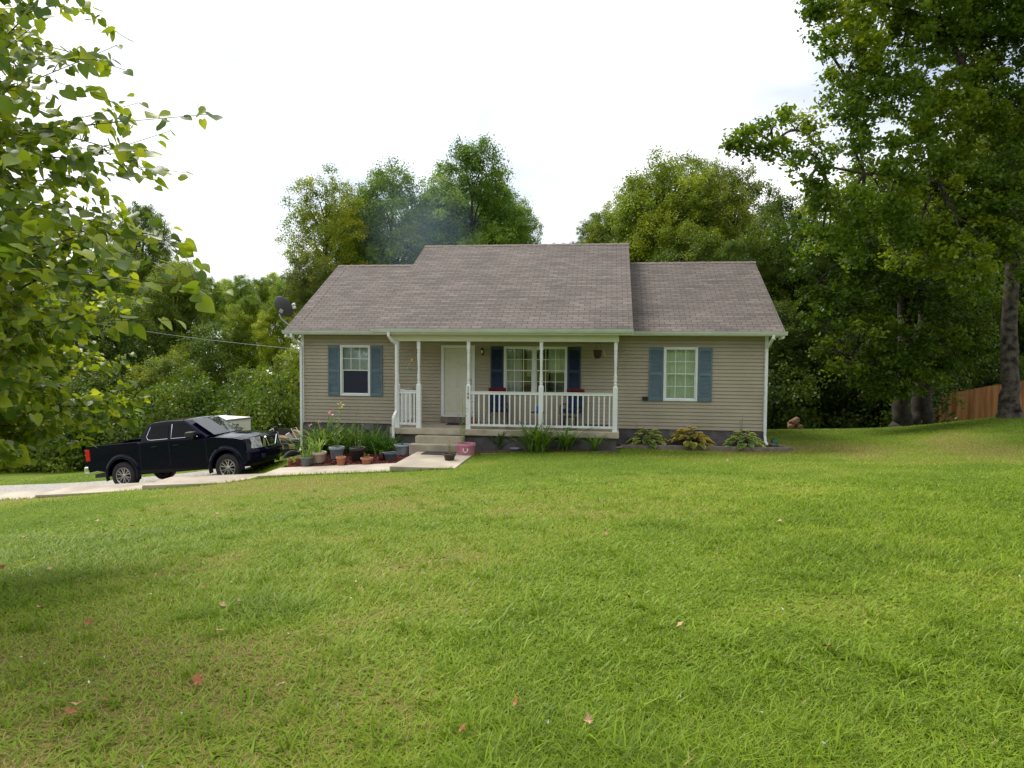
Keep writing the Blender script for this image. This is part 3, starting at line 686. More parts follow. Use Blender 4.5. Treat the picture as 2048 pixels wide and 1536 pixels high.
# hanging basket
pb = hw(8.93, -.75, 2.62)
e = tag(empty('hanging_pot', pb, -TH), 'dark red hanging flower pot under the porch ceiling near the right end', 'hanging pot')
MB().lathe([(.07, -.16), (.10, -.1), (.12, .06), (.13, .07), (.12, .08), (.1, .05)], 18).build('pot', M['pot_red'], e, smooth=True)
for k in range(3):
    a = k * 2.094; MB().tube([(.12 * math.cos(a), .12 * math.sin(a), .07), (0, 0, .42)], .004, 4).build('wire', M['blackmetal'], e)
MB().tube([(.12, -.04, .1), (.17, -.08, .06), (.2, -.1, -.1)], .012, 5).build('dry_stem', M['wood'], e)
# wind chime
e = tag(empty('wind_chime', hw(3.72, -1.25, 2.9), -TH), 'colourful glass wind chime hanging at the left end of the porch', 'wind chime')
MB().tube([(0, 0, .01), (0, 0, -.27)], .003, 4).build('cord', M['cable'], e)
MB().lathe([(.02, 0), (.075, -.01), (.08, -.02), (.02, -.025)], 14, Matrix.Translation((0, 0, -.25))).build('top_disc', M['red'], e)
for x, y, l, m_ in ((-.05, 0, .45, 'teal'), (.04, .02, .30, 'orange'), (.06, -.02, .24, 'petalyellow'), (-.02, .03, .36, 'orange'), (0, -.04, .50, 'teal')):
    MB().tube([(x, y, -.27), (x, y, -.27 - l)], .002, 4).build('string', M['cable'], e)
    MB().lathe([(.004, -.03), (.026, -.01), (.026, .01), (.004, .03)], 8, Matrix.Translation((x, y, -.27 - l))).build('glass_drop', M[m_], e)


# ------------------------------------------------------------------ pick-up truck
def on_g(px, py): return gp(px, py)
rr = at(256, 978, 19.8); frt = at(464, 962, 19.22)
hd = Vector((frt.x - rr.x, frt.y - rr.y, 0)).normalized(); pit = math.atan2(frt.z - rr.z, 3.25)
org = Vector((rr.x, rr.y, 0)) + Vector((-hd.y, hd.x, 0)) * .80; org.z = rr.z
tk = tag(empty('pickup_truck', org, rot=(0, -pit, math.atan2(hd.y, hd.x)), scale=(.97, 1, 1)), 'black crew cab pickup truck parked nose uphill on the gravel beside the path', 'truck')
def arch(cx, r, n=14, z0=.40):
    return [(cx - r * math.cos(math.pi * k / n), z0 + r * math.sin(math.pi * k / n)) for k in range(n + 1)]
def slices(name, outline, ys, fn, mat, parent, bevel=.02, smooth=True):
    n = len(outline); v = []; f = []
    for y in ys: v += [fn(x, y, z, i) for i, (x, z) in enumerate(outline)]
    for k in range(len(ys) - 1):
        for i in range(n): j = (i + 1) % n; f.append((k * n + i, k * n + j, (k + 1) * n + j, (k + 1) * n + i))
    f.append(tuple(range(n))[::-1]); f.append(tuple((len(ys) - 1) * n + i for i in range(n)))
    return MB().add(v, f).build(name, mat, parent, bevel=bevel, seg=3, smooth=False)
bo = [(-1.10, .60)] + [(-.72, .56), (-.50, .50)] + arch(0, .47) + [(.50, .42), (2.72, .42)] + arch(3.25, .47) + [(3.76, .46), (4.06, .44), (4.14, .54), (4.15, .74), (4.09, .80), (4.07, .98), (4.04, 1.10), (3.96, 1.16), (3.6, 1.215), (3.1, 1.26), (2.80, 1.275), (2.70, 1.25), (1.6, 1.245), (.56, 1.24), (.54, 1.27), (-1.04, 1.265), (-1.10, 1.25), (-1.12, .9)]
ntop = {len(bo) - 3, len(bo) - 4}
def bfn(x, y, z, i):
    ay = abs(y) / .92
    if x > 3.3: x -= .26 * ay ** 3 * (x - 3.3) / .8
    if z > 1.1 and x > 2.5: z -= .05 * ay ** 2
    if abs(y) < .80 and i in ntop: z = .88
    return (x, y, z)
slices('body', bo, [-.92, -.88, -.801, -.79, -.6, -.35, 0, .35, .6, .79, .801, .88, .92], bfn, M['navy'], tk, bevel=.022)
co = [(.56, 1.20), (.66, 1.45), (.80, 1.72), (.95, 1.765), (1.4, 1.785), (1.9, 1.77), (2.08, 1.735), (2.84, 1.26), (2.80, 1.20)]
def cfn(x, y, z, i):
    t = max(0, (z - 1.22) / .56); ay = abs(y) / .86
    if x > 1.9: x -= .12 * ay ** 2
    return (x, y * (1 - .20 * t), z - .02 * ay ** 2 * t)
slices('cab', co, [-.87, -.80, -.5, 0, .5, .80, .87], cfn, M['navy'], tk, bevel=.03)
def sidey(z): return .872 * (1 - .20 * max(0, (z - 1.22) / .56)) + .004
for s in (-1, 1):
    for poly in ([(.80, 1.38), (.86, 1.30), (.96, 1.285), (1.48, 1.285), (1.48, 1.66), (.97, 1.665), (.90, 1.64)], [(1.58, 1.285), (2.42, 1.285), (2.40, 1.36), (1.98, 1.655), (1.9, 1.67), (1.58, 1.665)]):
        v = [(x, s * sidey(z), z) for x, z in poly]; sw = MB().add(v, [tuple(range(len(v)))[::(1 if s < 0 else -1)]]).build('side_window', M['cabglass'], tk)
        ch = poly[:3] + [poly[3]] if poly[0][0] < 1 else [poly[-1], poly[0], poly[1]]
        if poly[0][0] < 1: ch = [poly[6], poly[0], poly[1], poly[2], poly[3]]
        MB().tube([(x, s * (sidey(z) + .003), z) for x, z in ch], .009, 5).build('chrome_strip', M['chrome'], sw)
    # fender flares
    for cx in (0, 3.25):
        v = []; f = []; n = 18
        for k in range(n + 1):
            a = math.pi * (k / n * 1.16 - .08); c, q = math.cos(a), math.sin(a)
            off = -.20 * (abs(c) if (cx > 1 and c < 0 and False) else 0)
            xx = lambda r: cx - r * c
            sh = lambda x: -.26 * (x - 3.3) / .8 * .9 if x > 3.3 else 0
            for r, y in ((.455, .90), (.46, .965), (.52, .97), (.58, .915)):
                x = xx(r); v.append((x + sh(x) * .35, s * y, .40 + r * q))
        for k in range(n):
            for i in range(3): f.append((k * 4 + i, k * 4 + i + 1, k * 4 + 5 + i, k * 4 + 4 + i))
        MB().add(v, f).build('fender_flare', M['navy'], tk, smooth=True)
    MB().box(-.13, .13, -.10, .10, -.075, .075, Matrix.Translation((2.32, s * 1.02, 1.36))).build('side_mirror', M['black'], tk, bevel=.04, seg=3)
    MB().tube([(2.34, s * .85, 1.28), (2.34, s * .98, 1.32)], .02, 6).build('mirror_arm', M['black'], tk)
    for x in (1.36, 2.36 - .9 + .0): pass
    for x in (.98, 1.66): MB().tube([(x, s * .915, 1.10), (x + .02, s * .94, 1.10), (x + .16, s * .94, 1.105), (x + .18, s * .915, 1.105)], .012, 6).build('door_handle', M['navy'], tk)
    for x in (.60, 1.53, 2.66): MB().box(x, x + .008, s * .918 - .004, s * .918 + .004, .55, 1.2).build('door_seam', M['black'], tk)
    MB().box(-1.135, -1.0, s * .90 - .035, s * .90 + .02, .86, 1.18).build('tail_light', M['redlens'], tk, bevel=.015)
    # headlight with amber corner
    hl = MB(); pts = [(.88, 3.80), (.74, 3.93), (.60, 4.005), (.46, 4.055)]
    v = []; f = []
    for y, x in pts:
        lo = .83 if y < .8 else .91; v += [(x + .035, s * y * 1.0, lo), (x - .02, s * y, 1.125 - (.88 - y) * .02)]
    for k in range(3): f.append((2 * k, 2 * k + 2, 2 * k + 3, 2 * k + 1) if s < 0 else (2 * k + 1, 2 * k + 3, 2 * k + 2, 2 * k))
    h = hl.add(v, f).build('headlight', M['lamp'], tk)
    MB().add([(3.83, s * .875, .935), (3.915, s * .78, .90), (3.90, s * .775, 1.09), (3.78, s * .873, 1.09)], [(0, 1, 2, 3) if s < 0 else (3, 2, 1, 0)]).build('amber_lamp', M['amber'], h)
    for y0, y1 in ((.44, .33), (.30, .27)):
        MB().add([(4.085, s * y0, .83), (4.10, s * (y0 - .13), .83), (4.07, s * (y1 - .09), 1.10), (4.055, s * y1, 1.10)] , [(0, 1, 2, 3) if s < 0 else (3, 2, 1, 0)]).build('grille_wing', M['chrome'] if y0 > .4 else M['black'], tk)
    MB().lathe([(.06, 0), (.065, .02), (.05, .03)], 14, Matrix.Translation((3.98 - .0, s * .66, .62)) @ Matrix.Rotation(R(90), 4, 'Y') @ Matrix.Rotation(R(-s * 20), 4, 'X')).build('fog_lamp', M['lamp'], tk)
    for cx in (0, 3.25):
        wt = Matrix.Translation((cx, s * .80, .38)) @ Matrix.Rotation(R(90 * -s), 4, 'X')
        ty = MB().lathe([(.235, -.12), (.30, -.135), (.355, -.125), (.38, -.09), (.385, 0), (.38, .09), (.355, .125), (.30, .135), (.235, .12)], 36, wt, cap=False).build('wheel', M['tyre'], tk, smooth=True)
        rm = MB(); rm.lathe([(.235, -.12), (.238, .115), (.228, .128), (.212, .118), (.205, .02), (.20, -.02)], 36, wt, cap=False)
        for k in range(6):
            for d in (-.16, .16):
                m2 = wt @ Matrix.Rotation(k * math.pi / 3 + d * .2, 4, 'Z'); a0 = Vector((.05, 0, .10)); 
                p0 = Vector((.05, d * .12, .095)); p1 = Vector((.215, d * .36, .105))
                t = (p1 - p0).normalized(); nn = Vector((-t.y, t.x, 0)).normalized() * .0125; dz = Vector((0, 0, .03))
                rm.add([p0 - nn - dz, p0 + nn - dz, p1 + nn - dz, p1 - nn - dz, p0 - nn, p0 + nn, p1 + nn, p1 - nn], [(4, 5, 6, 7), (0, 3, 2, 1), (0, 1, 5, 4), (2, 3, 7, 6), (1, 2, 6, 5), (3, 0, 4, 7)], m2)
        rm.lathe([(.062, .06), (.062, .10), (.045, .112), (.01, .115)], 16, wt)
        rm.build('rim', M['alloy'], ty); MB().lathe([(.20, -.03), (.20, -.02)], 24, wt).build('brake_disc', M['black'], ty)
fn = lambda y: .12 * (abs(y) / .86) ** 2
MB().add([(2.845 - fn(.74) * .0, -.74, 1.285), (2.86, 0, 1.285), (2.845, .74, 1.285), (2.13, .60, 1.725), (2.16, 0, 1.745), (2.13, -.60, 1.725)], [(0, 1, 4, 5), (1, 2, 3, 4)]).build('windshield', M['windscreen'], tk)
MB().add([(.585, -.62, 1.28), (.585, .62, 1.28), (.765, .55, 1.68), (.765, -.55, 1.68)], [(1, 0, 3, 2)]).build('rear_window', M['cabglass'], tk)
MB().box(4.075, 4.095, -.27, .27, .82, 1.09).build('grille', M['black'], tk)
MB().tube([(4.10, -.30, 1.085), (4.105, -.17, .84), (4.105, .17, .84), (4.10, .30, 1.085)], .017, 6).build('chrome_frame', M['chrome'], tk)
em = MB(); em.lathe([(.062, 0), (.068, .012), (.052, .014), (.05, 0)], 20, Matrix.Translation((4.097, 0, .96)) @ Matrix.Rotation(R(90), 4, 'Y'), cap=False); em.box(4.10, 4.114, -.082, .082, .948, .972); em.build('emblem', M['chrome'], tk)
MB().box(4.06, 4.12, -.55, .55, .54, .66).build('bumper_intake', M['black'], tk, bevel=.02)
rb = MB().box(-1.30, -1.13, -.86, .86, .52, .70).build('rear_bumper', M['chrome'], tk, bevel=.03)
MB().box(-1.1, 3.9, -.7, .7, .36, .46).build('chassis', M['black'], tk)
MB().tube([(-.6, -.45, .40), (-.95, -.5, .40)], .03, 8).build('exhaust_pipe', M['steel'], tk)

# ------------------------------------------------------------------ trailer with a load of scrap, white box trailer, tyre
c = at(583, 912, 24.0); zg = g(c.x, c.y)
e = tag(empty('utility_trailer', (c.x, c.y, zg), -TH - .15), 'low dark utility trailer parked by the left end of the house', 'trailer')
MB().box(-.95, .75, -.6, .6, .42, .50).build('trailer_bed', M['oldwood'], e)
MB().box(-.95, .75, -.62, -.60, .30, .56).box(-.95, .75, .60, .62, .30, .80).box(.75, .77, -.6, .6, .30, .80).build('trailer_side', M['blackmetal'], e)
MB().tube([(-.9, 0, .36), (-1.5, 0, .34)], .04, 6).build('tongue', M['blackmetal'], e)
for s in (-1, 1): MB().lathe([(.15, -.08), (.30, -.09), (.32, 0), (.30, .09), (.15, .08)], 24, Matrix.Translation((.1, s * .75, .32)) @ Matrix.Rotation(R(90), 4, 'X')).build('wheel', M['tyre'], e, smooth=True)
def tp(px, py, Y=24.0): return at(px, py, Y)
def boxat(name, mat, px, py, Y, sx, sy, sz, rot, label, cat, parts=None):
    o = MB().box(-sx / 2, sx / 2, -sy / 2, sy / 2, -sz / 2, sz / 2).build(name, mat, loc=at(px, py, Y), rot=rot, bevel=.008); return tag(o, label, cat)
boxat('cardboard_box', M['rustbox'], 577, 893, 23.3, .42, .3, .14, (0, 0, .2), 'flattened cardboard box wedged low on the side of the utility trailer', 'box')
boxat('brown_crate', M['oldwood'], 566, 879, 24, .42, .4, .2, (.1, .15, .4), 'dark brown wooden crate on the left of the trailer load', 'crate')
boxat('plywood_sheet', M['wood'], 573, 886, 23.6, .40, .3, .03, (.1, -.1, .2), 'pale plywood scrap lying flat across the front of the trailer load', 'board')
boxat('white_panel', M['trailer'], 580, 875, 23.9, .14, .05, .32, (.2, -.55, .1), 'white metal panel leaning in the middle of the trailer load', 'panel')
boxat('grey_tub', M['pot_slate'], 594, 883, 23.7, .36, .35, .18, (0, .05, .3), 'blue grey plastic tub at the right end of the trailer load', 'tub')
boxat('brown_cushion', M['rustbox'], 593, 869, 24.3, .28, .2, .26, (.1, .3, .2), 'brown padded cushion standing behind the bare metal chair frame', 'cushion')
boxat('black_panel', M['black'], 550, 864, 24.4, .17, .06, .36, (0, .1, .3), 'black upright panel standing behind the truck nose on the trailer', 'panel')
def frame_at(name, pts, label, rad=.016):
    P = [at(*p) for p in pts]; c0 = P[0]; o = MB().tube([p - c0 for p in P], rad, 6).build(name, M['white'], loc=c0); return tag(o, label, 'metal frame')
frame_at('bent_tube', [(529, 867, 24), (547, 857, 24), (549, 872, 24)], 'bent white tube sticking up just behind the truck nose')
frame_at('chair_frame', [(595, 880, 23.6), (582, 857, 23.8), (592, 855, 23.9), (603, 874, 23.7), (595, 880, 23.6)], 'bare metal chair frame tipped up on the trailer load', .013)
e = tag(empty('spare_tyre', at(587, 922, 21.4)), 'large black tyre leaning by the left downspout behind the small clay pots', 'tyre')
MB().lathe([(.17, -.08), (.27, -.10), (.32, -.06), (.33, 0), (.32, .06), (.27, .10), (.17, .08)], 28, Matrix.Rotation(R(62), 4, 'X') @ Matrix.Rotation(R(35), 4, 'Y'), cap=False).build('tyre_ring', M['tyre'], e, smooth=True)
c = at(428, 870, 27.5); zg = g(c.x, c.y)
ztop = at(450, 842, 26.6).z
e = tag(empty('box_trailer', (c.x, c.y, zg), R(-24)), 'white enclosed cargo trailer parked behind the black truck', 'trailer')
MB().box(-.80, .70, -.1, 1.2, .45, ztop - zg).build('trailer_body', M['trailer'], e, bevel=.03)
MB().box(-.82, .72, -.125, -.10, ztop - zg - .07, ztop - zg - .01).box(.70, .725, -.1, 1.2, ztop - zg - .07, ztop - zg - .01).build('trim_rail', M['greytrim'], e)
for s in (-1, 1): MB().lathe([(.15, -.1), (.32, -.1), (.34, 0), (.32, .1), (.15, .1)], 24, Matrix.Translation((s * .6, .6, .34)) @ Matrix.Rotation(R(90), 4, 'Y')).build('wheel', M['tyre'], e, smooth=True)
# power cable
P = [at(150 + (604 - 150) * k / 24, 640 + (699 - 640) * k / 24 + 5 * math.sin(math.pi * k / 24), 34 - 12 * k / 24) for k in range(-8, 25)]
tag(MB().tube([p - P[0] for p in P], .006, 5).build('power_cable', M['cable'], loc=P[0]), 'thin grey power cable running from the left woods to the house corner', 'cable')

# ------------------------------------------------------------------ beds
def bed(a0, a1, b0, b1, lift, mat, name='mulch_bed', nu=40, nv=24):
    def f(U, V):
        a = a0 + (a1 - a0) * U; b = b0 + (b1 - b0) * V; return P0.x + a * UH.x + b * VH.x, P0.y + a * UH.y + b * VH.y
    return tag(sheet(name, f, nu, nv, lift, mat), kind='structure')
bed(.85, 4.15, -3.48, -.0, .03, M['mulch'], 'red_mulch_bed')
bed(5.5, 9.55, -2.15, -1.5, .012, M['soil'], 'porch_soil_bed')
bed(9.55, 13.95, -.86, -.0, .02, M['soil'], 'soil_bed')
# loose mulch chips (stuff)
rg = np.random.default_rng(11); n = 5000
A = rg.uniform(.9, 4.1, n); Bq = rg.uniform(-3.45, -1.6, n); X = P0.x + A * UH.x + Bq * VH.x; Y = P0.y + A * UH.y + Bq * VH.y
def chips(X, Y, Z, s, rg, flat=.5):
    n = len(X); t = rg.normal(size=(n, 3)); t[:, 2] *= flat; t /= np.linalg.norm(t, axis=1)[:, None]; b = np.cross(t, rg.normal(size=(n, 3))); b /= np.linalg.norm(b, axis=1)[:, None]
    c = np.c_[X, Y, Z]; ss = s * rg.uniform(.5, 1.4, n)[:, None]
    V = np.stack([c - t * ss, c + b * ss * .4, c + t * ss, c - b * ss * .4], 1).reshape(-1, 3); return V, np.arange(4 * n).reshape(-1, 4)
V, Fq = chips(X, Y, G(X, Y) + .045, .035, rg)
tag(link(mesh_np('mulch_chips', V, Fq, M['mulch']), 'mulch_chips'), 'reddish brown wood chips strewn between the pots', None, kind='stuff')
# timber edging
def beam_g(name, a0, b0, a1, b1, label, h=.11, wd=.10, lift=.02):
    p, q = hw(a0, b0), hw(a1, b1); p.z = g(p.x, p.y) + lift; q.z = g(q.x, q.y) + lift
    d = q - p; mb = MB(); x = d.normalized(); y = Vector((-x.y, x.x, 0)).normalized() * wd / 2; zv = Vector((0, 0, h)); n = 8; v = []; f = []
    rnd = random.Random(int(a0 * 100))
    for k in range(n + 1):
        c = d * k / n + Vector((0, 0, rnd.uniform(-.006, .006)))
        v += [tuple(c - y - zv * .6), tuple(c + y - zv * .6), tuple(c + y + zv * .7), tuple(c - y + zv * .7)]
    for k in range(n):
        for i in range(4): f.append((4 * k + i, 4 * k + (i + 1) % 4, 4 * k + 4 + (i + 1) % 4, 4 * k + 4 + i))
    f += [(3, 2, 1, 0), tuple(4 * n + i for i in range(4))]
    return tag(mb.add(v, f).build(name, M['timber'], loc=p, bevel=.012), label, 'timber')
beam_g('edging_timber', 9.58, -.92, 14.15, -.92, 'long weathered grey timber edging the hosta bed')
beam_g('edging_timber', 14.1, -.82, 13.75, .25, 'short weathered timber closing the right end of the hosta bed')
beam_g('edging_timber', 5.9, -2.25, 9.3, -2.1, 'low half buried timber edging the bed in front of the porch', .06, .07, -.02)

# ------------------------------------------------------------------ plants
def blades(rng, n, L, spread, wd, droop=1., base=.06, seg=6, upright=.5):
    V = []; Fc = []; A = []
    for i in range(n):
        az = rng.uniform(0, 6.283); le = L * rng.uniform(.6, 1.1); el = rng.uniform(upright, 1.45); tilt = math.cos(el)
        p = np.array([rng.normal() * base, rng.normal() * base, 0.]); d = np.array([math.cos(az) * tilt * spread, math.sin(az) * tilt * spread, math.sin(el)])
        side = np.array([-math.sin(az), math.cos(az), 0]); c = rng.uniform(0, 1); o = len(V)
        for k in range(seg + 1):
            t = k / seg; wv = wd * (.55 + 1.2 * t) * (1 - t ** 2.2) + .001
            V += [p - side * wv, p + side * wv]; A += [c, c]
            p = p + d * le / seg; d = d + np.array([math.cos(az) * .12, math.sin(az) * .12, -.30 * droop * (t + .25)]) * rng.uniform(.8, 1.2)
        Fc += [(o + 2 * k, o + 2 * k + 1, o + 2 * k + 3, o + 2 * k + 2) for k in range(seg)]
    return np.array(V), np.array(Fc), np.array(A)
M['lily'] = leafmat('lily_leaf', (.05, .12, .02), (.10, .21, .03), (.22, .30, .07), .35, .4, tint=True)
M['hosta'] = leafmat('hosta_leaf', (.06, .13, .03), (.17, .24, .06), (.62, .58, .26), .3, .4, tint=True)
M['stem'] = pm('green_stem', (.16, .22, .06), .6)
def leafclump(name, loc, label, cat, n, L, spread, wd, seed, tint=(1, 1, 1, 1), group=None, droop=1., base=.06, flowers=(), upright=.5):
    rng = np.random.default_rng(seed); V, Fq, A = blades(rng, n, L, spread, wd, droop, base, upright=upright)
    e = tag(empty(name, loc), label, cat, group); o = link(mesh_np('foliage', V, Fq, M['lily'], {'rnd': A}), 'foliage', e); o.color = tint
    for (dx, dy, h, m_) in flowers:
        st = MB().tube([(dx * .2, dy * .2, 0), (dx * .5, dy * .5, h * .5), (dx, dy, h)], .006, 5).build('flower_stem', M['stem'], e)
        if m_:
            mb = MB(); r2 = random.Random(seed + int(h * 100))
            for k in range(7):
                a = k * .9; c0 = Vector((dx, dy, h)) + Vector((r2.uniform(-.03, .03), r2.uniform(-.03, .03), r2.uniform(-.05, .05))); t = Vector((math.cos(a), math.sin(a), r2.uniform(-.2, .8))).normalized() * .055; s_ = t.cross(Vector((0, 0, 1))).normalized() * .02
                mb.add([c0, c0 + t * .5 - s_, c0 + t, c0 + t * .5 + s_], [(0, 1, 2, 3)])
            mb.build('bloom', M[m_], st)
    return e
def leafy_stems(name, loc, label, cat, stems, seed, tint=(1, 1, 1, 1), leaf=.09, per=16, group=None):
    """thin upright stems with small leaves; stems = (dx, dy, h)"""
    e = tag(empty(name, loc), label, cat, group); rng = np.random.default_rng(seed); V = []; Fc = []; A = []
    for dx, dy, h in stems:
        MB().tube([(dx * .3, dy * .3, 0), (dx * .6, dy * .6, h * .5), (dx, dy, h)], [.009, .007, .004], 5).build('stem', M['stem'], e)
        for k in range(per):
            t = rng.uniform(.15, 1); c = np.array([dx * (.3 + .7 * t), dy * (.3 + .7 * t), h * t]); az = rng.uniform(0, 6.283); d = np.array([math.cos(az), math.sin(az), rng.uniform(-.2, .6)]) * leaf * rng.uniform(.6, 1.2); s_ = np.array([-math.sin(az), math.cos(az), 0]) * leaf * .22; o = len(V)
            V += [c, c + d * .5 - s_, c + d, c + d * .5 + s_]; Fc.append((o, o + 1, o + 2, o + 3)); A += [rng.uniform(0, 1)] * 4
    o = link(mesh_np('foliage', np.array(V), np.array(Fc), M['lily'], {'rnd': np.array(A)}), 'foliage', e); o.color = tint
    return e
def hosta(loc, label, seed, rad, tint=(1, 1, 1, 1)):
    rng = np.random.default_rng(seed); V = []; Fc = []; A = []
    for i in range(74):
        az = rng.uniform(0, 6.283); t = (i / 74) ** .7; el = 1.25 - 1.0 * t; r0 = rad * (.10 + .55 * t); c = np.array([math.cos(az) * r0, math.sin(az) * r0, rad * (.75 - .55 * t) + .02]); L = rad * rng.uniform(.34, .5); wd = L * .30
        d = np.array([math.cos(az) * math.cos(el * .6), math.sin(az) * math.cos(el * .6), math.sin(el * .6) - .15]); sd = np.array([-math.sin(az), math.cos(az), 0]); up = np.cross(d, sd)
        o = len(V); ca = rng.uniform(0, .35)
        rows = ((0, .1), (.25, .85), (.5, 1.), (.78, .62), (1, .02))
        for q, ww in rows:
            m = c + d * L * q + np.array([0, 0, -L * .45 * q * q]) ; V += [m - sd * wd * ww + np.array([0, 0, .02]), m - sd * wd * ww * .72, m, m + sd * wd * ww * .72, m + sd * wd * ww + np.array([0, 0, .02])]; A += [1., ca + .1, ca, ca + .1, 1.]
        for k in range(4):
            for j in range(4): Fc.append((o + 5 * k + j, o + 5 * k + j + 1, o + 5 * k + j + 6, o + 5 * k + j + 5))
    e = tag(empty('hosta', loc), label, 'hosta', 'variegated hostas in the bed under the right window')
    o = link(mesh_np('foliage', np.array(V), np.array(Fc), M['hosta'], {'rnd': np.array(A)}, smooth=True), 'foliage', e); o.color = tint
    MB().tube([(0, 0, 0), (0, 0, rad * .4)], .02, 6).build('stem', M['stem'], e)
    return e
def H_(a, b, dz=0): p = hw(a, b); p.z = g(p.x, p.y) + dz; return p
hosta(H_(10.35, -.5), 'yellow edged green hosta nearest the porch, left of the three', 1, .62, (1.35, 1.35, 1.1, 1))
hosta(H_(11.52, -.5), 'widest hosta in the middle, with browning orange leaves', 2, .70, (1.9, 1.35, .95, 1))
hosta(H_(12.95, -.5), 'pale edged green hosta nearest the right corner of the house', 3, .62, (1.35, 1.45, 1.35, 1))
for a, b, n, L, lab, sd in ((1.0, -1.35, 36, .72, 'tall daylily clump at the left corner of the house behind the beige pot', 21), (1.35, -1.3, 46, .95, 'tall daylily clump behind the grey blue pot', 22), (2.0, -1.3, 40, .8, 'daylily clump under the left window behind the black pot', 23), (2.75, -1.4, 42, .72, 'dark green daylily clump between the black pot and the porch', 24), (3.25, -1.75, 24, .6, 'short daylily clump beside the centre downspout', 25)):
    fl = {21: [(-.15, -.1, .85, 'petalpink')], 22: [(.1, -.1, 1.2, 'petalpink'), (-.25, -.1, .95, 'petalpink')], 23: [(.2, 0, 1.3, None)], 24: [(.1, -.1, .95, 'petalpink')]}.get(sd, [])
    leafclump('daylily', H_(a, b), lab, 'daylily', int(n * 3.2), L * 1.45, 1., .019, sd, tint=(.8, .95, .8, 1) if sd in (24, 25) else (1.1, 1.1, .9, 1), group='daylilies along the front of the house', base=.17, droop=.75, flowers=fl)
for px, py, n, L, lab, fl in ((948, 893, 26, .5, 'small drooping iris clump behind the pink tub', []), (1000, 896, 24, .75, 'tall iris with a pink bloom near the left end of the porch rail', [(-.30, 0, .95, 'petalpink')]),
    (1042, 890, 14, .45, 'thin iris left of the middle porch post', []), (1078, 900, 70, .75, 'largest arching iris clump under the middle porch post', [(.1, .1, 1.05, None)]), (1130, 898, 26, .75, 'iris with a brown seed stalk right of the big clump', [(.25, 0, .95, None)]),
    (1163, 893, 12, .8, 'single narrow upright iris in front of the right railing', []), (1187, 900, 16, .55, 'small yellowing iris near the broom handle', [])):
    p = on_g(px, py + 3); leafclump('iris', p + Vector((0, 0, .0)), lab, 'iris', int(n * 2.0), L * 1.45, 1., .021, px, tint=(1., 1.05, .8, 1), upright=.75, group='irises in front of the porch', base=.06 if n < 50 else .14, flowers=fl, droop=.9)
for px, py, lab, hs in ((1265, 872, 'thin dark weed stems at the left end of the hosta bed', [(-.05, 0, .7), (.12, 0, .55)]), (1446, 876, 'tall grassy weed between the middle and right hostas', [(-.03, 0, .85), (.03, .02, .95), (.0, 0, .6)])):
    leafy_stems('weed', H_(hinv(on_g(px, py).x, on_g(px, py).y)[0], -.35), lab, 'weed', hs, px, (.6, .6, .5, 1), .07, 9)

# ------------------------------------------------------------------ pots
def pot(name, px0, px1, py0, py1, mat, label, cat='flower pot', prof='tapered', fill='soil', group='flower pots along the path', dz=0., p=None):
    px = (px0 + px1) / 2
    p = p or on_g(px, py1 - 2); p.z += dz; s = p.y / F; r = (px1 - px0) / 2 * s; h = (py1 - py0) * s * 1.0
    e = tag(empty(name, p), label, cat, group)
    rb = {'tapered': .70, 'bowl': .62, 'tub': .86, 'vase': .6}[prof]
    if prof == 'vase': pr = [(r * .6, 0), (r * .95, h * .3), (r, h * .5), (r * .7, h * .85), (r * .8, h), (r * .7, h), (r * .62, h * .85), (r * .6, h * .84)]
    else: pr = [(r * rb * .97, 0), (r * rb, .01), (r * (rb + (.93 - rb) * .8), h * .78), (r * .93, h * .80), (r * .985, h * .80), (r, h * .83), (r, h * .985), (r * .98, h), (r * .93, h), (r * .91, h * .97), (r * .88, h * .86)]
    MB().lathe(pr, 28, cap=False).build('pot_body' , mat, e, smooth=True, bevel=0)
    MB().lathe([(r * .9, h * .86), (r * .5, h * .89), (.001, h * .87)], 16, cap=False).build('potting_soil', M[fill], e)
    return e, p, r, h
e1 = pot('clay_pot', 575, 587, 921, 935, M['terra'], 'smallest terracotta pot at the left end of the path row')
leafy_stems('dry_plant', e1[1] + Vector((0, 0, e1[3] * .85)), 'tiny wilted plant in the leftmost clay pot', 'plant', [(0, 0, .06), (.03, 0, .05)], 5, (1.5, .6, .6, 1), .06, 8)
pot('clay_pot', 590, 602, 917, 931, M['terra'], 'small terracotta pot second from the left')
e3 = pot('plastic_pot', 600, 626, 915, 935, M['pot_grey'], 'green grey plastic pot between the small clay pots and the beige pot')
leafclump('pot_plant', e3[1] + Vector((0, 0, e3[3] * .85)), 'tall pale green plant in the green grey pot', 'plant', 16, .75, .5, .012, 51, (1.4, 1.3, 1.1, 1), upright=.9)
e4 = pot('plastic_pot', 620, 653, 905, 930, M['pot_beige'], 'large beige plastic pot in front of the left daylilies', dz=0)
leafclump('pot_plant', e4[1] + Vector((0, 0, e4[3] * .85)), 'arching pale leaved lily in the large beige pot', 'plant', 20, .8, .6, .014, 52, (1.4, 1.3, 1.2, 1), upright=.8)
e5 = pot('plastic_pot', 658, 689, 895, 922, M['pot_blue'], 'pale grey blue pot with tall lilies')
p5 = e5[1] + Vector((0, 0, e5[3] * .85))
leafy_stems('potted_lily', p5, 'tall lily with yellow and pink blooms in the grey blue pot', 'lily', [(-.14, 0, 1.0), (-.05, .05, .85), (.12, 0, 1.2), (.02, 0, .7)], 53, (1.5, 1.4, .9, 1), .13, 26)
lil = col.objects[-1] if False else None
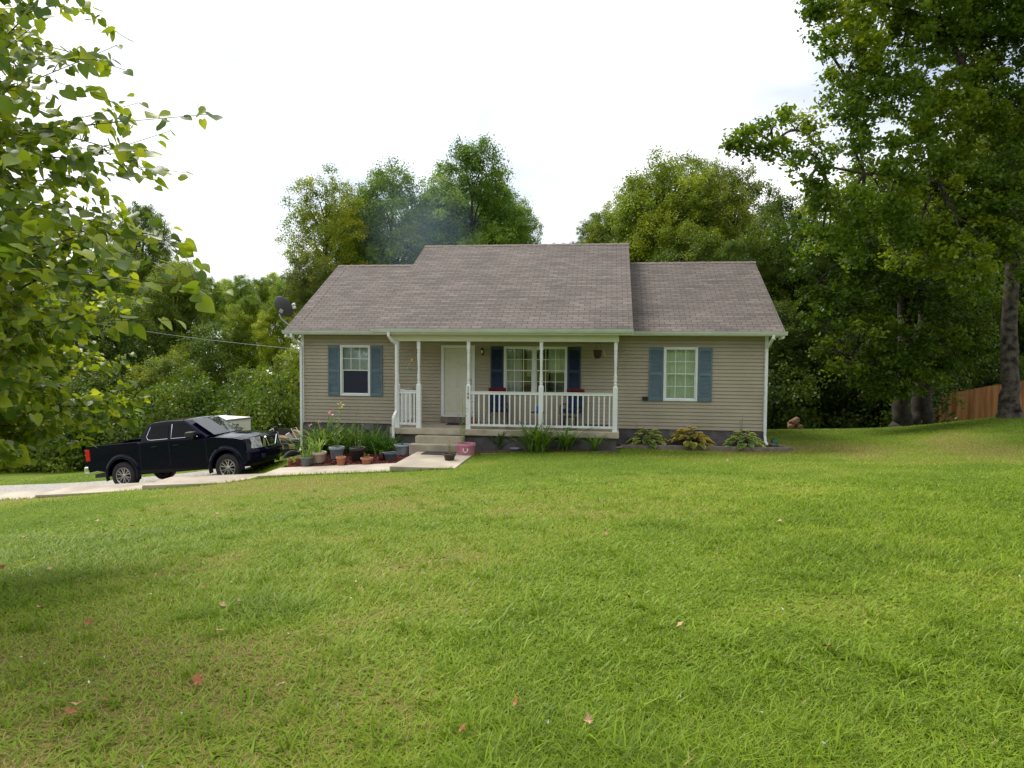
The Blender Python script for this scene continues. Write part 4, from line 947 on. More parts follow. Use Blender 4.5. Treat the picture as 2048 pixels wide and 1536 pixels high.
def bloom(loc, mat, label, n=10, s=.07):
    mb = MB(); r2 = random.Random(int(loc.x * 1000))
    for k in range(n):
        a = k * 2.4; c0 = Vector((r2.uniform(-.05, .05), r2.uniform(-.04, .04), r2.uniform(-.10, .10))); t = Vector((math.cos(a), math.sin(a), r2.uniform(-.3, .8))).normalized() * s; s_ = t.cross(Vector((.1, 0, 1))).normalized() * s * .4
        mb.add([c0, c0 + t * .5 - s_, c0 + t, c0 + t * .5 + s_], [(0, 1, 2, 3)])
    return tag(mb.build('flower_bloom', mat, loc=loc), label, 'flower')
bloom(p5 + Vector((.12, 0, 1.16)), M['petalyellow'], 'yellow flower cluster on top of the tallest lily'); bloom(p5 + Vector((-.14, 0, .98)), M['petalpink'], 'pink flower on the lily left of the yellow blooms', 7)
e6 = pot('clay_pot', 672, 692, 915, 933, M['terra'], 'medium terracotta pot on a saucer in front of the grey blue pot')
MB().lathe([(e6[2] * .9, 0), (e6[2] * 1.02, .02), (e6[2] * .98, .02), (e6[2] * .8, .006)], 20).build('saucer', M['terra'], e6[0])
e7 = pot('plastic_pot', 699, 732, 896, 927, M['pot_dark'], 'large black plastic pot in the middle of the row')
leafy_stems('pot_plant', e7[1] + Vector((0, 0, e7[3] * .85)), 'thin leggy plant in the large black pot', 'plant', [(-.12, 0, .75), (.02, .02, .8), (.15, 0, .65)], 54, (1.2, 1.1, .9, 1), .06, 16)
e8 = pot('clay_bowl', 721, 746, 917, 932, M['terra'], 'wide low terracotta bowl right of the black pot', prof='bowl')
leafy_stems('dry_plant', e8[1] + Vector((0, 0, e8[3] * .85)), 'dry straggly plant in the wide clay bowl', 'plant', [(-.06, 0, .16), (.05, 0, .12)], 55, (1.3, .9, .6, 1), .06, 10)
e9 = pot('glazed_jar', 757, 770, 907, 926, M['pot_red'], 'dark red glazed jar beside the slate blue pot', prof='vase')
leafy_stems('dry_plant', e9[1] + Vector((0, 0, e9[3] * .9)), 'dry pale flowers in the dark red jar', 'plant', [(-.03, 0, .07), (.04, 0, .09)], 56, (2.4, 2., 1.4, 1), .05, 9)
e10 = pot('plastic_pot', 768, 792, 906, 926, M['pot_slate'], 'dark slate blue pot at the foot of the downspout')
e11 = pot('water_bucket', 775, 808, 893, 915, M['pot_blue'], 'pale grey bucket under the centre downspout', 'bucket', 'tub', p=H_(3.72, -2.0, .02))
pk = on_g(932, 912)
e13 = pot('pink_tub', 913, 952, 888, 914, M['pink'], 'pink plastic tub with white rope handle right of the steps', 'tub', 'tub', p=pk)
MB().tube([(-.05, -e13[2] * .99, .24), (-.055, -e13[2] * 1.03, .17), (0, -e13[2] * 1.06, .12), (.055, -e13[2] * 1.03, .17), (.05, -e13[2] * .99, .24)], .012, 6).build('rope_handle', M['white'], e13[0])
leafy_stems('tub_plant', e13[1] + Vector((-.06, 0, e13[3] * .85)), 'tall thin yellow green plant growing in the pink tub', 'plant', [(-.05, 0, 1.35), (.05, 0, 1.0), (-.15, .05, .8)], 57, (1.7, 1.6, .9, 1), .10, 14)
pb_ = on_g(899, 925)
e12 = pot('bronze_bowl', 886, 912, 909, 927, M['brownpot'], 'dark bowl pot with a clay rim at the right edge of the path', prof='bowl', p=pb_)
leafy_stems('dry_plant', e12[1] + Vector((0, 0, e12[3] * .85)), 'dead brown flower stalks in the dark bowl pot', 'plant', [(-.04, 0, .30), (.0, .02, .38), (.04, 0, .28), (.08, 0, .08)], 58, (2., .6, .5, 1), .06, 10)
p = on_g(1030, 901)
tag(MB().lathe([(.07, 0), (.14, .05), (.15, .07), (.13, .06), (.06, .02)], 18).build('blue_dish', M['pot_blue'], loc=p, smooth=True), 'shallow pale blue dish on the grass in front of the porch bed', 'dish')
# feeder on a shepherd hook
p = on_g(944, 893); hk = p + Vector((-.06, 0, 0))
e = tag(empty('feeder_hook', hk), 'thin black curved hook pole in front of the numbered post', 'hook pole')
zt = at(937, 803, hk.y).z - hk.z
MB().tube([(0, 0, 0), (-.02, 0, zt * .6), (-.01, 0, zt - .05), (.02, 0, zt), (.07, 0, zt), (.11, 0, zt - .06)], .007, 6).build('pole', M['blackmetal'], e)
fz = at(946, 842, hk.y).z
e = tag(empty('bird_feeder', (hk.x + .11, hk.y, fz)), 'red hummingbird feeder with clear bottle hanging before the railing', 'bird feeder')
MB().lathe([(.03, -.03), (.085, -.01), (.09, .0), (.06, .03), (.03, .03)], 18).build('feeder_base', M['red'], e, smooth=True)
MB().lathe([(.026, .03), (.03, .06), (.03, .22), (.026, .24)], 14).build('bottle', M['clear'], e, smooth=True)
MB().lathe([(.04, .235), (.048, .25), (.045, .275), (.01, .285)], 14).build('cap', M['red'], e, smooth=True)
MB().tube([(0, 0, .28), (0, 0, zt + hk.z - fz - .06)], .003, 4).build('wire', M['blackmetal'], e)
# broom and sticks
p0 = on_g(1230, 889); p1 = at(1207, 845, p0.y + .25)
e = tag(empty('long_broom', p0), 'long handled broom with black head leaning on the porch slab', 'broom')
MB().tube([(0, 0, 0), p1 - p0], .016, 7).build('handle', M['wood'], e)
d = (p1 - p0).normalized()
MB().box(-.13, .13, -.03, .03, 0, .10, Matrix.Translation(p1 - p0) @ d.to_track_quat('Z', 'Y').to_matrix().to_4x4() @ Matrix.Rotation(R(20), 4, 'Y')).build('brush_head', M['black'], e, bevel=.01)
def stick(pxs, rad, mat, label, name='fallen_stick'):
    P = [on_g(x, y) + Vector((0, 0, (max(rad) if hasattr(rad, '__len__') else rad) + .02)) for x, y in pxs]; return tag(MB().tube([q - P[0] for q in P], rad, 6).build(name, mat, loc=P[0]), label, 'stick')
stick([(1209, 899), (1232, 898), (1256, 895)], .018, M['slab'], 'long pale bare stick lying on the grass before the porch corner')
stick([(1281, 893), (1296, 891), (1308, 888)], [.015, .028, .034], M['wood'], 'short thick peeled stick lying by the edging timber')
e = tag(empty('hose_reel', H_(13.95, .35)), 'small dark green hose reel on the grass by the right downspout', 'hose reel')
MB().lathe([(.03, -.05), (.10, -.05), (.11, 0), (.10, .05), (.03, .05)], 18, Matrix.Translation((0, 0, .11)) @ Matrix.Rotation(R(70), 4, 'X')).build('hose_coil', M['hosegreen'], e, smooth=True)
p = at(1587, 858, 27.0); p.z = g(p.x, p.y)
e = tag(empty('log_pile', p), 'small heap of brown logs with one white end at the far lawn edge', 'logs')
for k, (x, y, z, a) in enumerate(((-.1, 0, .14, 70), (.15, .05, .12, 100), (.03, .0, .30, 40))):
    MB().lathe([(.10, -.25), (.13, -.2), (.12, .2), (.09, .25)], 10, Matrix.Translation((x, y, z)) @ Matrix.Rotation(R(a), 4, 'Z') @ Matrix.Rotation(R(75), 4, 'Y')).build('log', M['oldwood'], e)

# ------------------------------------------------------------------ board fence
fp = [at(1835, 797, 34.6), at(2045, 760, 32.0)]; ex_ = (fp[1] - fp[0]); fp.append(fp[1] + ex_ * 1.3); fp.insert(0, fp[0] - ex_ * .35)
fe = tag(empty('board_fence', fp[0]), 'orange brown cedar board fence running behind the large tree', 'fence')
mb = MB(); L = (fp[-1] - fp[0]).length; n = int(L / .145); rnd = random.Random(5); dv = (fp[-1] - fp[0]); dx = Vector((dv.x, dv.y, 0)).normalized(); dn = Vector((-dx.y, dx.x, 0))
for k in range(n):
    c = dv * k / n; hh = rnd.uniform(-.012, .012); o = dn * rnd.uniform(-.004, .004); a = c + o; b = c + dx * .14 + o
    zt_, zb_ = Vector((0, 0, hh)), Vector((0, 0, -2.1))
    q = [a + zb_, b + zb_, b + zt_, a + zt_]; q2 = [v + dn * .018 for v in q]
    mb.add([*q, *q2], [(0, 1, 2, 3), (7, 6, 5, 4), (0, 4, 5, 1), (2, 6, 7, 3), (1, 5, 6, 2), (3, 7, 4, 0)])
mb.build('boards', M['fencewood'], fe)
for k in range(9):
    c = dv * (k / 8); MB().box(-.05, .05, .02, .12, -2.3, -.05, Matrix.Translation(c)).build('fence_post', M['oldwood'], fe)

# ------------------------------------------------------------------ trees
M['leaf'] = leafmat('leaf', (.045, .085, .012), (.105, .165, .020), (.23, .27, .03), .42, .45)
M['redbud'] = leafmat('redbud_leaf', (.08, .15, .02), (.19, .28, .025), (.38, .44, .045), .55, .36, spec=.45)
def leafcloud(C, rad, per, size, rng, flat=.75, crnd=None, outc=None):
    n = len(C); idx = np.repeat(np.arange(n), per); m = len(idx)
    off = rng.normal(size=(m, 3)) * .5; off[:, 2] *= flat; P = C[idx] + off * rad[idx][:, None]
    nrm = rng.normal(size=(m, 3)) * .75; nrm[:, 2] += .75
    if outc is not None: d = P - outc; nrm += d / (np.linalg.norm(d, axis=1)[:, None] + 1e-6) * .5
    nrm /= np.linalg.norm(nrm, axis=1)[:, None]
    t = np.cross(nrm, rng.normal(size=(m, 3))); t /= np.linalg.norm(t, axis=1)[:, None]; b = np.cross(nrm, t)
    s = size * rng.uniform(.6, 1.3, m)[:, None]
    V = np.stack([P - t * s * .5, P + b * s * .34 + t * s * .05, P + t * s * .5, P - b * s * .34 + t * s * .05], 1).reshape(-1, 3)
    if crnd is None: crnd = rng.uniform(0, 1, n)
    return V, np.arange(4 * m).reshape(-1, 4), np.clip(.68 * crnd[idx] + .32 * rng.uniform(0, 1, m), 0, 1)
def clumps_of(lobes, rng, dens, cr):
    C = []; Rr = []; lr = []
    for (x, y, z, r) in lobes:
        k = max(4, int(dens * r * r)); d = rng.normal(size=(k, 3)); d[:, 2] += .25; d /= np.linalg.norm(d, axis=1)[:, None]
        q = rng.uniform(.45, 1.05, k) ** .6
        C.append(np.array([x, y, z]) + d * (r * q)[:, None] * np.array([1, 1, .85])); Rr.append(cr * rng.uniform(.65, 1.3, k)); lr.append(np.clip(rng.uniform(0, 1) + rng.normal(size=k) * .22, 0, 1))
    return np.concatenate(C), np.concatenate(Rr), np.concatenate(lr)
def limb(mb, p, q, r0, r1, rng, sag=.0, n=6):
    p = np.array(p, float); q = np.array(q, float); L = np.linalg.norm(q - p); pts = []
    k1 = rng.normal(size=3) * L * .06
    for i in range(n + 1):
        t = i / n; c = p + (q - p) * t; c[2] += L * .12 * math.sin(math.pi * t) * (1 if sag == 0 else sag); pts.append(tuple(c + k1 * math.sin(math.pi * t)))
    mb.tube(pts, [r0 + (r1 - r0) * i / n for i in range(n + 1)], 6); return pts
def proto_tree(seed, Ht, Rd, cb, nl, dens, cr, per, size, tr, shape=.42, lr=.34):
    """crown mesh and trunk mesh of a free-standing tree, base at the origin"""
    rng = np.random.default_rng(seed); lobes = []
    for i in range(nl):
        t = (i + .5) / nl; u = (t - shape) / (1 - shape) if t > shape else (shape - t) / shape; env = max(0.2, 1 - u ** 3) ** .4
        az = i * 2.399 + rng.uniform(-.5, .5); r = Rd * lr * rng.uniform(.75, 1.25) * (.70 + .30 * env); rr_ = max(0, Rd * env - r * .7) * rng.uniform(.6, 1.1)
        lobes.append((rr_ * math.cos(az), rr_ * math.sin(az), cb + (Ht - r * .8 - cb) * t, r))
    C, Rr, lrn = clumps_of(lobes, rng, dens, cr); V, Fq, A = leafcloud(C, Rr, per, size, rng, crnd=lrn, outc=np.array([0, 0, cb + (Ht - cb) * .4]))
    crown = mesh_np('crown', V, Fq, M['leaf'], None, {'rnd': A})
    mb = MB(); top = Ht * .86; pts = [(0, 0, -13), (0, 0, -.6), (.03 * Rd, 0, cb * .5), (-.03 * Rd, .03 * Rd, cb), (.04 * Rd, 0, (cb + top) / 2), (0, 0, top)]
    mb.tube(pts, [tr * 1.7, tr * 1.35, tr, tr * .85, tr * .5, tr * .1], 9)
    for x, y, z, r in lobes:
        z0 = max(cb * .7, z - Rd * .5 - rng.uniform(0, .1) * Ht); p = limb(mb, (0, 0, z0), (x, y, z), tr * .32, tr * .10, rng)
        for k in range(4): d = rng.normal(size=3); d[2] = abs(d[2]) * .5; d /= np.linalg.norm(d); limb(mb, p[rng.integers(3, 6)], np.array((x, y, z)) + d * r * .85, tr * .10, tr * .03, rng, n=3)
    tm = bpy.data.meshes.new('trunk'); tm.from_pydata(mb.v, [], mb.f); tm.materials.append(M['bark']); tm.polygons.foreach_set('use_smooth', [True] * len(tm.polygons))
    return crown, tm, Ht, Rd
PT = {
 'round': proto_tree(1, 12, 4.2, 3.0, 24, 9, .56, 92, .155, .20, shape=.5, lr=.44),
 'tall': proto_tree(2, 15, 3.9, 4.0, 28, 10.0, .54, 92, .155, .20, shape=.42, lr=.44),
 'airy': proto_tree(3, 13, 4.0, 3.5, 24, 8, .54, 80, .155, .20, shape=.5, lr=.38),
 'bushy': proto_tree(4, 9, 4.0, .6, 26, 10.0, .54, 86, .155, .14, shape=.40, lr=.42),
 'dense': proto_tree(5, 13, 4.6, 1.2, 32, 9.0, .60, 84, .175, .20, shape=.48, lr=.42)}
SH = proto_tree(6, 3.2, 2.2, .1, 16, 14.0, .42, 60, .15, .05, shape=.25, lr=.40)
def tree(kind, x, y, zt, half, tint, label, name='tree', group=None, rz=0., cat='tree', zb=None):
    cm, tm, Ht, Rd = PT[kind] if kind in PT else SH
    z = g(x, y) - .1 if zb is None else zb; sx = half / Rd; sz = min((zt - z) / Ht, sx * 1.18) if kind != 'shrub' else (zt - z) / Ht; dz = (zt - z) / sz - Ht
    e = tag(empty(name, (x, y, z), rz, scale=(sx, sx, sz)), label, cat, group)
    link(tm, 'trunk', e, (0, 0, dz)); c = link(cm, 'crown', e, (0, 0, dz)); c.color = tint
    return e
def tree_px(kind, px, pyt, Y, hpx, tint, label, **k):
    p = at(px, pyt, Y); return tree(kind, p.x, p.y, p.z, hpx * 1.08 * Y / F, tint, label, **k)
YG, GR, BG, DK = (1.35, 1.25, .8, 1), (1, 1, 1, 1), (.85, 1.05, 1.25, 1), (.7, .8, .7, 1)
# behind the roof; haze is put into the pale bluish crown tints
gb = 'tall trees standing behind the house roof'
for i, (k, px, py, Y, h, ti, lab) in enumerate((
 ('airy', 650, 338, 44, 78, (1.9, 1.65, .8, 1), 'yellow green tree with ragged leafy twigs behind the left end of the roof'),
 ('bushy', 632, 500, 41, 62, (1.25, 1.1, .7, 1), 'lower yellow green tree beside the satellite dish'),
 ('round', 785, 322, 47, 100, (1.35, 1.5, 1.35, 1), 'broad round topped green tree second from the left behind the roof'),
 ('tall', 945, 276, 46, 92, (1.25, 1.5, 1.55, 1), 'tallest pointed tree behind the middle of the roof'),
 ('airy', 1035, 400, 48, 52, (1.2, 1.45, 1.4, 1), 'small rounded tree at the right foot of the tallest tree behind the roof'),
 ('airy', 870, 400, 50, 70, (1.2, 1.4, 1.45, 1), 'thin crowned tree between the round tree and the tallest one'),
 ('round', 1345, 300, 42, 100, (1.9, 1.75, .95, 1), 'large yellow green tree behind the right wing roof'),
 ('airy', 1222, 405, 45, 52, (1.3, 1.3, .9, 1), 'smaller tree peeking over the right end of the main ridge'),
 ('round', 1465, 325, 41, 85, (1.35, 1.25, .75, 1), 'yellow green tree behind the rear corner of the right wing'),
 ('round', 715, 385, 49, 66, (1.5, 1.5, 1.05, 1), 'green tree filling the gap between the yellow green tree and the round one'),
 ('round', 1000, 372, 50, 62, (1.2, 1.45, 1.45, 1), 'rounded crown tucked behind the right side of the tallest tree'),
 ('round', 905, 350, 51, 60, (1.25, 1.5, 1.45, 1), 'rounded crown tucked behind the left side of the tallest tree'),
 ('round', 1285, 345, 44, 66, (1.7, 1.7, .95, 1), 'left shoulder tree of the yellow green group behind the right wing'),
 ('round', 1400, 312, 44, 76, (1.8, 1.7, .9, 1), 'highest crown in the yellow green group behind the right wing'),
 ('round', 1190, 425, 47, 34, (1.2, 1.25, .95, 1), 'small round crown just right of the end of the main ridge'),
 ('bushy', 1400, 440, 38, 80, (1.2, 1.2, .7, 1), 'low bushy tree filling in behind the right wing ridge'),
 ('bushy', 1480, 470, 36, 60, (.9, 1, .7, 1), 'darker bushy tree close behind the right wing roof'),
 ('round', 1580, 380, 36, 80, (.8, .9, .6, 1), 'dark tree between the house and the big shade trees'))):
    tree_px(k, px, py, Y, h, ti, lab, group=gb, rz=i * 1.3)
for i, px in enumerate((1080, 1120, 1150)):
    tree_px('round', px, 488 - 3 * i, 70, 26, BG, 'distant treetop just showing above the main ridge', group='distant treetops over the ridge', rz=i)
# left woods: far row, middle row, front row
for i, px in enumerate(range(380, 640, 32)):  # the haze on these crowns is put into their pale tint
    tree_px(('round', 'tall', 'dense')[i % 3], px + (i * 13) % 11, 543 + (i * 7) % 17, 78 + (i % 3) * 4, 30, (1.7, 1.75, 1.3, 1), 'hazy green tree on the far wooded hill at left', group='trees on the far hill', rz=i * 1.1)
for i, px in enumerate(range(-60, 380, 42)):
    tree_px(('round', 'dense')[i % 2], px, 500 + (i * 37) % 50, 74, 42, (1.0, 1.1, .9, 1), 'green tree of the far woods behind the foreground branches', group='far woods behind the branches', rz=i * 1.7)
gm_ = 'trees at the edge of the left woods'
for i, (k, px, py, Y, h, ti, lab) in enumerate((
 ('tall', 283, 402, 52, 52, (1.0, 1.1, .9, 1), 'tall narrow tree rising behind the tips of the foreground branches'),
 ('dense', 350, 520, 46, 62, (1.25, 1.25, .8, 1), 'broad green tree above the black truck roof'),
 ('tall', 492, 590, 44, 44, (1.8, 1.75, .9, 1), 'slim bright green tree left of the satellite dish'),
 ('tall', 545, 602, 40, 34, (2.1, 1.9, .8, 1), 'bright yellow green sapling just left of the satellite dish'),
 ('round', 420, 640, 42, 70, (1.15, 1.2, .8, 1), 'dark bushy tree over the white trailer'),
 ('dense', 250, 590, 43, 80, (.85, .95, .7, 1), 'dark green tree over the tail of the truck'),
 ('bushy', 100, 560, 42, 90, (.8, .9, .6, 1), 'dark tree at the far left behind the branches'),
 ('dense', -40, 520, 40, 90, (.8, .9, .6, 1), 'dark tree at the left edge of the picture'),
 ('bushy', 590, 690, 36, 45, (1.6, 1.5, .75, 1), 'yellow green bushy tree touching the left corner of the house'),
 ('bushy', 505, 730, 37, 60, (1.1, 1.2, .8, 1), 'rounded green tree behind the load of the utility trailer'),
 ('bushy', 330, 700, 36, 75, (1.3, 1.25, .7, 1), 'wide low green tree directly behind the truck cab'),
 ('bushy', 180, 720, 35, 75, (.6, .7, .45, 1), 'wide dark green tree behind the truck bed'))):
    tree_px(k, px, py, Y, h, ti, lab, group=gm_, rz=i * 2.1 + 1)
for i in range(17):
    px = -70 + i * 42; p = at(px, 880, 31 + (i * 7) % 5); zg = g(p.x, p.y)
    tree('shrub', p.x, p.y, zg + 3.0 + (i * 5 % 4) * .45, 2.0, (.85, .95, .65, 1) if i % 3 else (1.1, 1.15, .7, 1), 'leafy undergrowth shrub along the foot of the left woods', name='shrub', group='undergrowth along the left woods', rz=i * .9, cat='shrub')
# right woods; part of their shade is put into the dark leaf tints
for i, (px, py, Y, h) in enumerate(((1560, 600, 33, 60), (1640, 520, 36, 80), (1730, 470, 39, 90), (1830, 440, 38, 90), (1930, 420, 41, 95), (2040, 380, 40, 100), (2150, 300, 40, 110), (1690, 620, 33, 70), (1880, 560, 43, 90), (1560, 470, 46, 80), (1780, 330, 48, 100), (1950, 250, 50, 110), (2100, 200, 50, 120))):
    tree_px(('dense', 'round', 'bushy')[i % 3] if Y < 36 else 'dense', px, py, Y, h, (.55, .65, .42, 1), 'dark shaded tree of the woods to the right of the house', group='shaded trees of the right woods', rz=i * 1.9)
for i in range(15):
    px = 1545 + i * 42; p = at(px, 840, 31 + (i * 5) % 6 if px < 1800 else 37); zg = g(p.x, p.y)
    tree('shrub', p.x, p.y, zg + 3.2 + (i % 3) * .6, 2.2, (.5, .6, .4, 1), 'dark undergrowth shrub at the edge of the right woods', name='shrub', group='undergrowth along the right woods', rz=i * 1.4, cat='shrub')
for i, (x, y) in enumerate(((-26, -14), (-18, -24), (-9, -30), (1, -27), (10, -31), (19, -26), (28, -18), (-30, 0), (34, -4))):  # unseen trees, added to darken what paint and glass reflect
    tree(('dense', 'round')[i % 2], x, y, g(x, y) + 11 + i % 3, 5.2, GR, 'unseen tree added behind the viewer to darken reflections', group='unseen trees added behind the viewer', rz=i * 1.2)
# the mass of forest beyond everything (stuff)
rng = np.random.default_rng(77); n = 1500
X = rng.uniform(-150, 150, n); Y = rng.uniform(88, 112, n); hgt = rng.uniform(0, 1, n) * 11 + 2 * np.sin(X * .15)
X = np.r_[X, rng.uniform(24, 70, 500)]; Y = np.r_[Y, rng.uniform(44, 62, 500)]; hgt = np.r_[hgt, rng.uniform(0, 1, 500) * 15]
V, Fq, A = leafcloud(np.c_[X, Y, G(X, Y) + hgt], np.full(len(X), 2.0), 46, .75, rng)
o = link(mesh_np('distant_forest', V, Fq, M['leaf'], None, {'rnd': A}), 'distant_forest'); o.color = (1.0, 1.1, .85, 1); tag(o, 'far-off forest closing the view all around', None, kind='stuff')

def custom_tree(name, label, lobes_px, trunk_px, limbs_px, tint, seed, dens=9, cr=.5, per=80, size=.15, barkm='barklight', twigs=3):
    """lobes_px: (px, py, r px, Y); trunk and limbs: lists of (px, py, Y, width px)"""
    rng = np.random.default_rng(seed); b = at(*trunk_px[0][:3]); e = tag(empty(name, b), label, 'tree')
    lobes = []
    for px, py, r, Y in lobes_px: p = at(px, py, Y) - b; lobes.append((p.x, p.y, p.z, r * Y / F))
    C, Rr, l = clumps_of(lobes, rng, dens, cr); V, Fq, A = leafcloud(C, Rr, per, size, rng, crnd=l)
    c = link(mesh_np('crown', V, Fq, M['leaf'], None, {'rnd': A}), 'crown', e); c.color = tint
    mb = MB()
    def tb(pp, ns=12):
        pts = [at(x, y, Y) - b for x, y, Y, _ in pp]; rad = [w_ / 2 * Y / F for _, _, Y, w_ in pp]; P_ = []; R_ = []
        for i in range(len(pts) - 1):
            for j in range(4): t = j / 4; P_.append(pts[i].lerp(pts[i + 1], t) + Vector((rng.normal(), rng.normal(), 0)) * rad[i] * .08); R_.append((rad[i] * (1 - t) + rad[i + 1] * t) * rng.uniform(.94, 1.06))
        P_.append(pts[-1]); R_.append(rad[-1]); mb.tube(P_, R_, ns)
    tb(trunk_px, 18)
    ends = []
    for L_ in limbs_px: tb(L_, 8); ends += [at(x, y, Y) - b for x, y, Y, _ in L_]
    for x, y, z, r in lobes:
        q = min(ends, key=lambda v: (v - Vector((x, y, z))).length)
        if (q - Vector((x, y, z))).length < 6:
            pp = limb(mb, tuple(q), (x, y, z), .05, .025, rng)
            for k in range(twigs): d = rng.normal(size=3); d /= np.linalg.norm(d); limb(mb, pp[rng.integers(3, 6)], np.array((x, y, z)) + d * r * .8, .022, .006, rng, n=3)
    mb.build('trunk', M[barkm], e, smooth=True)
    return e
custom_tree('shade_tree', 'huge shade tree at the right edge with pale mottled trunk and long limbs',
 [(1720, 40, 75, 22), (1800, 110, 90, 23), (1705, 120, 60, 21.5), (1645, 88, 34, 21), (1690, 200, 45, 21), (1900, 50, 100, 24), (2010, 140, 100, 24), (1780, 230, 75, 22), (1700, 280, 50, 21.5), (1600, 262, 42, 20.5), (1548, 252, 34, 20), (1500, 262, 30, 20), (1478, 300, 20, 20), (1545, 300, 26, 20), (1620, 320, 45, 20.5),
  (1880, 250, 85, 23), (1985, 290, 85, 24), (1755, 370, 70, 22), (1665, 400, 55, 21), (1850, 410, 80, 23), (1960, 410, 60, 22.5), (1610, 400, 40, 21), (1720, 480, 60, 22), (1830, 500, 70, 23), (1940, 520, 55, 21.5),
  (1650, 20, 40, 22), (1740, 170, 60, 22), (2010, 420, 60, 22), (2040, 520, 50, 22), (1985, 480, 45, 22), (2030, 340, 60, 22), (1950, 560, 45, 22), (1830, 30, 80, 22.5), (1960, 40, 80, 23), (2030, 60, 80, 23), (1930, 200, 80, 23), (2010, 230, 70, 23), (1840, 320, 60, 22.5), (1910, 350, 60, 23), (1690, 440, 45, 21.5), (1640, 480, 40, 21.5), (1780, 450, 60, 22), (1900, 470, 60, 22.5), (1800, -250, 150, 20), (1950, -400, 200, 20), (2150, -350, 200, 21), (1700, -300, 120, 19), (2350, -150, 200, 22), (2300, 100, 160, 22), (2110, 60, 110, 24), (2130, 260, 110, 25), (2140, 440, 100, 24), (2250, 150, 130, 25), (1790, -60, 90, 23), (1920, -120, 120, 24), (2060, -160, 120, 24), (1680, -50, 60, 22), (2000, -20, 90, 25), (2230, -60, 120, 25)],  # unseen overhead lobes in this row are added to cut skylight
 [(2022, 846, 24, 58), (2020, 826, 24, 40), (2018, 760, 24, 32), (2019, 640, 24, 28), (2024, 500, 24, 26), (2030, 400, 24, 24), (2034, 330, 24, 22)],
 [[(2034, 335, 24, 20), (2005, 250, 23.8, 17), (1960, 190, 23.5, 15), (1915, 110, 23.3, 12), (1885, 50, 23, 10), (1850, -30, 23, 7)], [(1935, 150, 23.4, 10), (1965, 80, 23.6, 8), (1985, -20, 24, 6)], [(2024, 455, 24, 17), (1975, 408, 23.4, 13), (1880, 365, 22.8, 10), (1800, 348, 22.2, 8), (1730, 348, 21.6, 6), (1640, 330, 21, 4), (1550, 290, 20.4, 3)],
  [(2034, 340, 24, 20), (2060, 230, 24.4, 17), (2075, 100, 24.6, 13), (2070, -60, 24.8, 9)], [(1890, 60, 23, 8), (1820, 20, 22.6, 6), (1740, 0, 22.2, 4)], [(1960, 190, 23.5, 9), (1880, 200, 23, 7), (1790, 185, 22.4, 5), (1700, 170, 21.8, 3)]],
 (1.12, 1.22, .65, 1), 31, dens=22, cr=.33, per=78, size=.145)
custom_tree('shade_tree', 'shade tree with low hanging leaves on the left one of two dark trunks',
 [(1700, 520, 60, 26), (1760, 560, 70, 26), (1840, 600, 70, 25.5), (1690, 600, 50, 25.5), (1640, 560, 45, 26), (1660, 650, 40, 25), (1730, 670, 60, 25), (1800, 700, 60, 25), (1880, 690, 55, 25), (1690, 740, 38, 24.5), (1745, 765, 38, 24.5), (1820, 768, 36, 24.5), (1785, 785, 26, 24.4), (1850, 760, 34, 24.6), (1770, 730, 44, 24.5), (1840, 720, 44, 24.6), (1660, 700, 28, 24.5), (1620, 620, 35, 26), (1950, 700, 50, 25.5), (1600, 480, 50, 27), (1680, 450, 60, 27), (1770, 460, 70, 27), (1900, 620, 60, 26), (1890, 740, 32, 25), (1990, 640, 50, 26.5)],
 [(1802, 868, 27, 50), (1803, 850, 27, 36), (1806, 780, 27, 30), (1812, 640, 27, 26), (1800, 500, 27, 16)],
 [[(1808, 720, 27, 12), (1770, 660, 26.5, 9), (1700, 600, 26, 6), (1640, 560, 26, 4)], [(1812, 640, 27, 12), (1850, 560, 26.5, 9), (1900, 600, 26, 6)], [(1806, 760, 27, 9), (1760, 730, 26, 6), (1700, 720, 25.2, 4)], [(1800, 500, 27, 12), (1720, 470, 27, 7), (1620, 470, 27, 4)], [(1812, 700, 27, 10), (1880, 660, 26, 7), (1960, 670, 25.6, 4)]],
 (.80, .92, .5, 1), 32, dens=20, cr=.34, per=72, size=.145, barkm='bark')
custom_tree('shade_tree', 'shade tree on the broader right one of two dark trunks beside the fence end',
 [(1860, 540, 60, 28), (1920, 470, 60, 28.5), (1840, 450, 60, 28.5), (1940, 580, 50, 28), (1780, 520, 50, 28.5), (2000, 520, 60, 29)],
 [(1842, 866, 27.5, 58), (1842, 848, 27.5, 42), (1845, 780, 27.5, 36), (1850, 640, 28, 30), (1860, 480, 28, 18)],
 [[(1850, 640, 28, 12), (1900, 560, 28, 8), (1940, 480, 28.5, 5)], [(1855, 560, 28, 12), (1820, 490, 28.3, 8), (1780, 500, 28.5, 5)]],
 (.65, .75, .45, 1), 33, dens=9, cr=.45, per=80, size=.15, barkm='bark')

